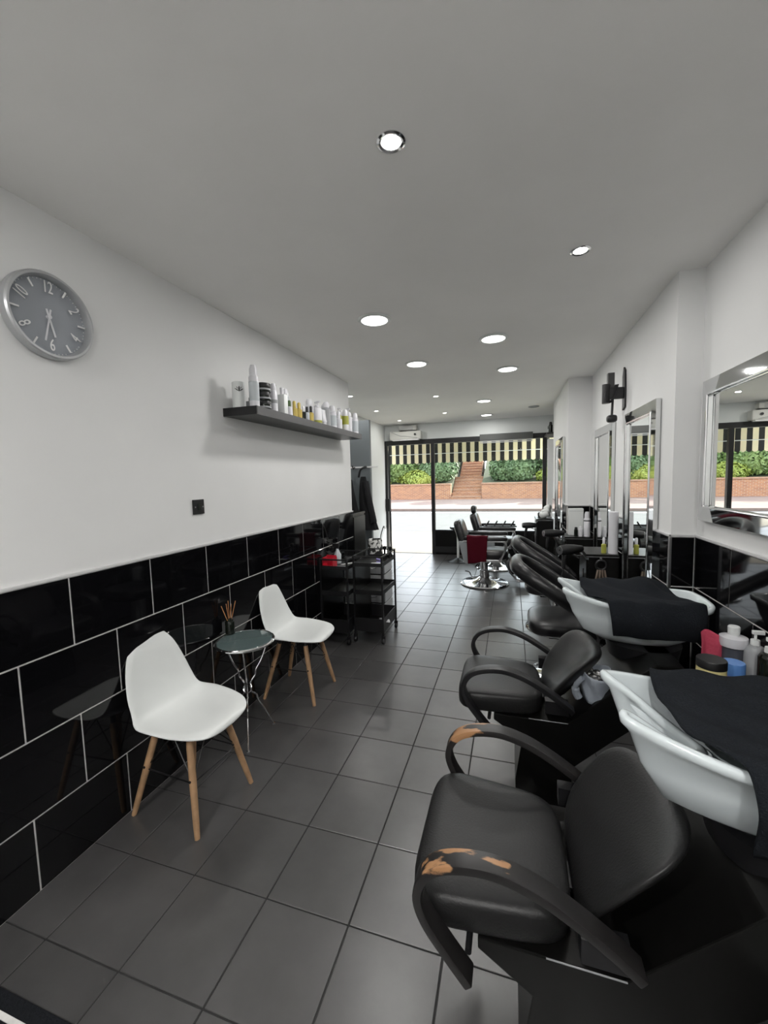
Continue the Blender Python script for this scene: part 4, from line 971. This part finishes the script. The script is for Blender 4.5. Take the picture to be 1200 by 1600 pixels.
mp_.node_tree.nodes['Color Ramp'].color_ramp.elements[0].position = .47; mp_.node_tree.nodes['Color Ramp'].color_ramp.elements[1].position = .50
t = thing('patterned_pot', 'black and white leaf-patterned pot on the drawer tower', 'pot', (-1.47, 4.32, .70))
obj('pot', MB().lathe([(0, 0), (.075, 0), (.085, .01), (.085, .18), (.08, .185), (.075, .18), (.07, .02), (0, .02)]), mp_, t)
obj('curved_wire', MB().tube(spline([(.05, .02, .1), (.06, .03, .22), (.085, .03, .30), (.10, .03, .33), (.115, .03, .30)]), .006, 8), M_STEEL, t)

# ------------------------------------------------------------------ alcove: tall grey panel, cabinet, coats
t = thing('alcove_cabinet', 'black cabinet standing behind the end of the tiled wall', 'cabinet', (-2.06, 4.60, 0))
obj('carcass', MB().bb(-.30, .29, -.20, .20, .05, 1.14), M_LAM, t, smooth=False)
obj('top', MB().bb(-.30, .30, -.21, .21, 1.14, 1.165), M_LAM, t, smooth=False, bevel=.003)
obj('plinth', MB().bb(-.28, .27, -.18, .18, 0, .05), M_BLACK, t, smooth=False)
obj('door', MB().bb(.29, .306, -.19, .19, .07, 1.12), M_LAM, t, smooth=False, bevel=.002)
struct('wall_partition', MB().bb(XA, -1.845, 5.30, 5.36, 0, 2.37), M_GREY, smooth=False)
t = thing('coat_rack', 'white coat rail with black hook on the grey partition', 'coat rack', (-1.95, 5.30, 1.73))
obj('rail', MB().bb(-.2, .22, -.012, 0, -.01, .01), M_WHITE, t, smooth=False, bevel=.002)
obj('hook', MB().tube(spline([(.05, -.01, 0), (.07, -.10, .0), (.01, -.13, -.04), (-.02, -.13, -.14)]), .014, 8), M_BLACK, t)
obj('hook', MB().tube(spline([(-.12, -.01, 0), (-.12, -.06, -.02), (-.12, -.09, .02)]), .008, 8), M_BLACK, t)
def coat(x, y, z0, z1, w_, label, ph):
    t = thing('hanging_coat', label, 'coat', (x, y, z0), 0, 'coats hanging on the grey partition')
    def fn(u, v):
        a = 2*PI*u; r_ = w_*(.35+.75*v**.7)*(1+.14*math.sin(6*a+ph)*v)
        return (r_*math.cos(a)*1.0+.08*v*v, r_*.55*math.sin(a), (z1-z0)*(1-v))
    obj('garment', MB().grid(fn, 36, 16), M_JEANS, t)
    obj('sleeve', MB().tube(spline([(w_*.4, -.02, (z1-z0)*.9), (w_*.9, -.06, (z1-z0)*.6), (w_*1.0+.05, -.05, (z1-z0)*.15)]), .045, 10), M_JEANS, t)
coat(-1.90, 5.16, .88, 1.60, .10, 'black coat hanging from the alcove rail with long sleeve', 0)
coat(-2.14, 5.16, .95, 1.62, .10, 'second black coat on the alcove rail close behind the wall end', 2)

# dark mat in the near corner
t = thing('door_mat', 'black ribbed mat with pale bound edge in the rear corner by the tiles', 'mat', (-1.35, .40, 0))
obj('pile', MB().bb(-.38, .38, -.38, .325, .001, .012), mat('mat_black', (.01, .011, .013), .95, spec=.1, bump=.6, bscale=80), t, smooth=False, bevel=.004)
obj('binding', MB().bb(-.37, .37, .270, .284, .012, .015), M_GROUT, t, smooth=False)
# white towel roll low right
t = thing('towel_basket', 'white ribbed basket on the floor at the near end of the worn-armed wash unit', 'basket', (.62, .78, 0))
obj('shell', MB().lathe([(0, 0), (.10, 0), (.125, .46), (.132, .47), (.128, .475), (.118, .465), (.095, .01), (0, .01)], n=36), M_PLAST, t)
for k in range(18):
    a = 2*PI*k/18; d = Vector((math.cos(a), math.sin(a), 0)); obj('rib', MB().tube([d*.103+Vector((0, 0, .02)), d*.127+Vector((0, 0, .455))], .004, 6), M_GPL, t)

# ------------------------------------------------------------------ outside: street, wall, steps, hedge, awning
YK0, YK1, YW = 11.3, 19.6, 25.0
struct('pavement', MB().bb(-30, 20, YF+.1, YK0, -.2, -.015), M_PAVE, smooth=False)
struct('road', MB().bb(-40, 30, YK0, YK1, -.3, -.09), M_ROAD, smooth=False)
kb = struct('kerb', MB().bb(-40, 30, YK0, YK0+.14, -.2, -.012), M_KERB, smooth=False)
struct('kerb', MB().bb(-40, 30, YK1-.02, YK1+.15, -.2, .03), M_KERB, smooth=False)
struct('pavement', MB().add([(-40, YK1+.15, .025), (30, YK1+.15, .025), (30, YW+.2, .21), (-40, YW+.2, .21), (-40, YK1+.15, -.3), (30, YK1+.15, -.3), (30, YW+.2, -.3), (-40, YW+.2, -.3)], [(0, 1, 2, 3), (4, 7, 6, 5), (0, 4, 5, 1), (2, 6, 7, 3), (0, 3, 7, 4), (1, 5, 6, 2)]), mat('far_paving', (.135, .096, .083), .85, noise=.12, nscale=2), smooth=False)
for k in range(2): struct('road_marking', MB().bb(-40, 30, YK0+.35+.3*k, YK0+.45+.3*k, -.09, -.087), M_YLINE, smooth=False)
struct('road_marking', MB().bb(-40, 30, YK1-.75, YK1-.6, -.09, -.087), mat('white_line', (.75, .75, .72), .8), smooth=False)
# opposite steps and retaining wall
sx0, sx1 = PY(705, 779, YW).x, PY(752, 779, YW).x
ZB = .2; zwt = PY(640, 757, YW).z
st = thing('brick_steps', 'flight of brick steps rising between the hedges across the road', 'steps', ((sx0+sx1)/2, YW-.1, ZB-.03))
hwid = (sx1-sx0)/2
zl = PY(735, 744, YW+2.6).z - ZB
n1 = 7; rise = zl/n1
for k in range(n1):
    s_ = obj('step', MB().bb(-hwid, hwid, .36*k, 3.6, rise*k, rise*(k+1)-.03), M_BRICK, st, smooth=False)
    obj('tread', MB().bb(-hwid, hwid, .36*k-.03, 3.6, rise*(k+1)-.03, rise*(k+1)), M_STEP, s_, smooth=False, bevel=.004)
xa, xb = PY(720, 735, YW+4).x-(sx0+sx1)/2, PY(753, 735, YW+4).x-(sx0+sx1)/2
for k in range(8):
    s_ = obj('step', MB().bb(xa, xb, 3.6+.34*k, 7.5, zl+.19*k, zl+.19*(k+1)-.03), M_BRICK, st, smooth=False)
    obj('tread', MB().bb(xa, xb, 3.57+.34*k, 7.5, zl+.19*(k+1)-.03, zl+.19*(k+1)), mat('red_tread', (.17, .07, .045), .85, noise=.2, nscale=7), s_, smooth=False)
def ret_wall(x0, x1, label):
    t = thing('brick_wall', label, 'wall', ((x0+x1)/2, YW, ZB-.02)); a = (x1-x0)/2
    obj('brickwork', MB().bb(-a, a, 0, .3, 0, zwt-ZB-.05), M_BRICK, t, smooth=False)
    for k in range(int(2*a/.45)): pass
    obj('coping', MB().bb(-a-.02, a+.02, -.04, .34, zwt-ZB-.05, zwt-ZB+.03), M_STEP, t, smooth=False, bevel=.01)
ret_wall(-22, sx0-.02, 'long low brick wall across the road on the doorway side of the steps')
ret_wall(sx1+.02, 14, 'long low brick wall across the road on the mirror side of the steps')
struct('bank', MB().add([(-24, YW+.3, zwt-.1), (sx0-.02, YW+.3, zwt-.1), (sx0-.02, YW+9, zwt+2.6), (-24, YW+9, zwt+2.6), (-24, YW+.3, -.2), (sx0-.02, YW+.3, -.2), (sx0-.02, YW+9, -.2), (-24, YW+9, -.2)], [(0, 1, 2, 3), (4, 7, 6, 5), (0, 4, 5, 1), (2, 6, 7, 3), (0, 3, 7, 4), (1, 5, 6, 2)]), mat('soil', (.025, .03, .012), .95, noise=.3, nscale=3), smooth=False)
struct('bank', MB().add([(sx1+.02, YW+.3, zwt-.1), (16, YW+.3, zwt-.1), (16, YW+9, zwt+2.6), (sx1+.02, YW+9, zwt+2.6), (sx1+.02, YW+.3, -.2), (16, YW+.3, -.2), (16, YW+9, -.2), (sx1+.02, YW+9, -.2)], [(0, 1, 2, 3), (4, 7, 6, 5), (0, 4, 5, 1), (2, 6, 7, 3), (0, 3, 7, 4), (1, 5, 6, 2)]), MATS['soil'], smooth=False)
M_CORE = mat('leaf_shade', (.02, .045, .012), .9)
def bush(x, y, z, rx, ry, rz_, mt_, label, n=2600, ls=.11):
    t = thing('hedge_bush', label, 'bush', (x, y, z), 0, 'bushes on the bank across the road')
    mb = MB()
    lumps = [(random.uniform(0, 2*PI), random.uniform(-.5, 1.4), random.uniform(.12, .3)) for _ in range(26)]
    for k in range(n):
        th = random.uniform(0, 2*PI); u = random.uniform(-.8, 1); q = math.sqrt(1-u*u); d = Vector((q*math.cos(th), q*math.sin(th), u))
        r_ = .80
        for a, e, h in lumps:
            dd = Vector((math.cos(a)*math.cos(e), math.sin(a)*math.cos(e), math.sin(e))); c = d.dot(dd)
            if c > .86: r_ = max(r_, .80+h*((c-.86)/.14)**.6)
        r_ *= random.uniform(.86, 1.04)
        p = Vector((d.x*rx*r_, d.y*ry*r_, max(.02, rz_*.36+d.z*rz_*.60*r_)))
        nn = (d+Vector((random.uniform(-.8, .8), random.uniform(-.8, .8), random.uniform(-.3, 1)))).normalized()
        e1 = nn.orthogonal().normalized(); e1 = (Matrix.Rotation(random.uniform(0, 6.28), 3, nn) @ e1); e2 = nn.cross(e1); l = ls*random.uniform(.7, 1.3)
        mb.add([p-e1*l, p-e2*l*.5, p+e1*l, p+e2*l*.5], [(0, 1, 2, 3)])
    me = bpy.data.meshes.new('foliage'); me.from_pydata(mb.v, [], mb.f); me.materials.append(mt_)
    o = bpy.data.objects.new('foliage', me); COL.objects.link(o); o.parent = t; o['kind'] = 'stuff'
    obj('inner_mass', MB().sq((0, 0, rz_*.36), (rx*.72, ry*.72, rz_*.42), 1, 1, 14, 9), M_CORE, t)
    obj('stem', MB().cyl((0, 0, -.15), (0, 0, rz_*.4), .06, .04, 8), M_BARK, t)
def bz(y): return zwt-.1 + (y-YW-.3)/8.7*2.7
BS = [(-17.2, 26.35, 1.9, 1.0, 2.6, 0, 'dark leafy bush at the far doorway end of the bank'), (-13.6, 26.35, 1.8, 1.0, 2.6, 1, 'deep green bush second along the doorway-side bank'), (-10.3, 26.35, 1.65, 1.0, 2.6, 0, 'mid green bush seen through the open doorway'),
      (-7.3, 26.35, 1.5, 1.0, 2.5, 0, 'mid green bush between doorway view and mullion'), (-4.45, 26.35, 1.25, 1.0, 2.3, 1, 'dark green bush at the doorway-side edge of the steps'),
      (.2, 26.35, 1.5, 1.0, 2.5, 1, 'dark grey-green bush at the mirror-side edge of the steps'), (3.1, 26.35, 1.4, 1.0, 2.6, 1, 'dark green bush behind the low yellow one'), (6.0, 26.35, 1.6, 1.0, 2.6, 0, 'mid green bush at the window edge'), (9.4, 26.35, 1.9, 1.0, 2.6, 0, 'mid green bush at the mirror end of the bank'),
      (-8.8, 25.75, 1.2, .36, .85, 2, 'low yellow-green shrub over the wall in the doorway view'), (-5.6, 25.75, 1.4, .36, .9, 2, 'low yellow-green shrub over the wall near the mullion'), (2.6, 25.75, 1.2, .36, .95, 2, 'low yellow-green shrub over the wall on the mirror side'), (-12, 25.75, 1.3, .36, .8, 2, 'low yellow-green shrub at the far doorway side')]
for i, (x, y, rx, ry, rz_, k, lb) in enumerate(BS): bush(x, y, bz(y)-.05, rx, ry, rz_, M_LEAF[k], lb, 6500 if rz_ > 1.5 else 2200)
# striped awning
YA, ZAr = 9.75, 2.46
aw = thing('striped_awning', 'black and cream striped shop awning with scalloped valance outside the window', 'awning', (-1.0, YF+.2, 2.0))
W = .0955; nS = 56; x_0 = -nS/2*W
ps = {}
for k in range(nS):
    x0 = x_0+k*W; mt_ = M_CREAM if k % 2 else M_BLACKCAN
    kk = k % 2
    if kk not in ps:
        y0, z0, y1, z1 = 0, .95, YA-(YF+.2), ZAr-2.0
        mb = MB().add([(0, y0, z0), (W, y0, z0), (W, y1, z1), (0, y1, z1), (0, y0, z0-.004), (W, y0, z0-.004), (W, y1, z1-.004), (0, y1, z1-.004)], [(0, 1, 2, 3), (4, 7, 6, 5), (0, 4, 5, 1), (2, 6, 7, 3), (0, 3, 7, 4), (1, 5, 6, 2)])
        c = obj('canvas_stripe', mb, mt_, aw, smooth=False)
        pts = [(0, 0), (W, 0)] + [(W-W*j/8, -.53-.028*math.sin(PI*j/8)) for j in range(9)]
        v_ = obj('valance_flap', MB().prism(pts, y1, y1+.004), mt_, aw, smooth=False); 
        c.location = (x0, 0, 0); v_.location = (x0, 0, z1); ps[kk] = (c, v_, z1)
    else:
        c, v_, z1 = ps[kk]; share('canvas_stripe', c, aw, (x0, 0, 0)); share('valance_flap', v_, aw, (x0, 0, z1))
obj('valance_cord', MB().cyl((x_0, YA-(YF+.2)-.004, ZAr-2.0-.33), (-x_0, YA-(YF+.2)-.004, ZAr-2.0-.33), .008), M_PLAST, aw)
obj('front_rail', MB().cyl((x_0, YA-(YF+.2)-.02, ZAr-2.0-.012), (-x_0, YA-(YF+.2)-.02, ZAr-2.0-.012), .018), M_PLAST, aw)
for sx in (-1, 1): obj('folding_arm', MB().tube([(sx*1.9, .0, .55), (sx*1.5, .8, .42), (sx*1.9, YA-(YF+.2)-.03, ZAr-2.0-.01)], .02, 8), M_PLAST, aw)
struct('wall_facade', MB().bb(-4.5, 3, YF+.1, YF+.2, 2.335, 4.0), M_ALC, smooth=False)
struct('wall_facade', MB().bb(XR1, 3, YF, YF+.2, 0, 2.335), M_ALC, smooth=False)
struct('wall_facade', MB().bb(-4.5, XA-.05, YF, YF+.1, 0, 2.335), M_ALC, smooth=False)
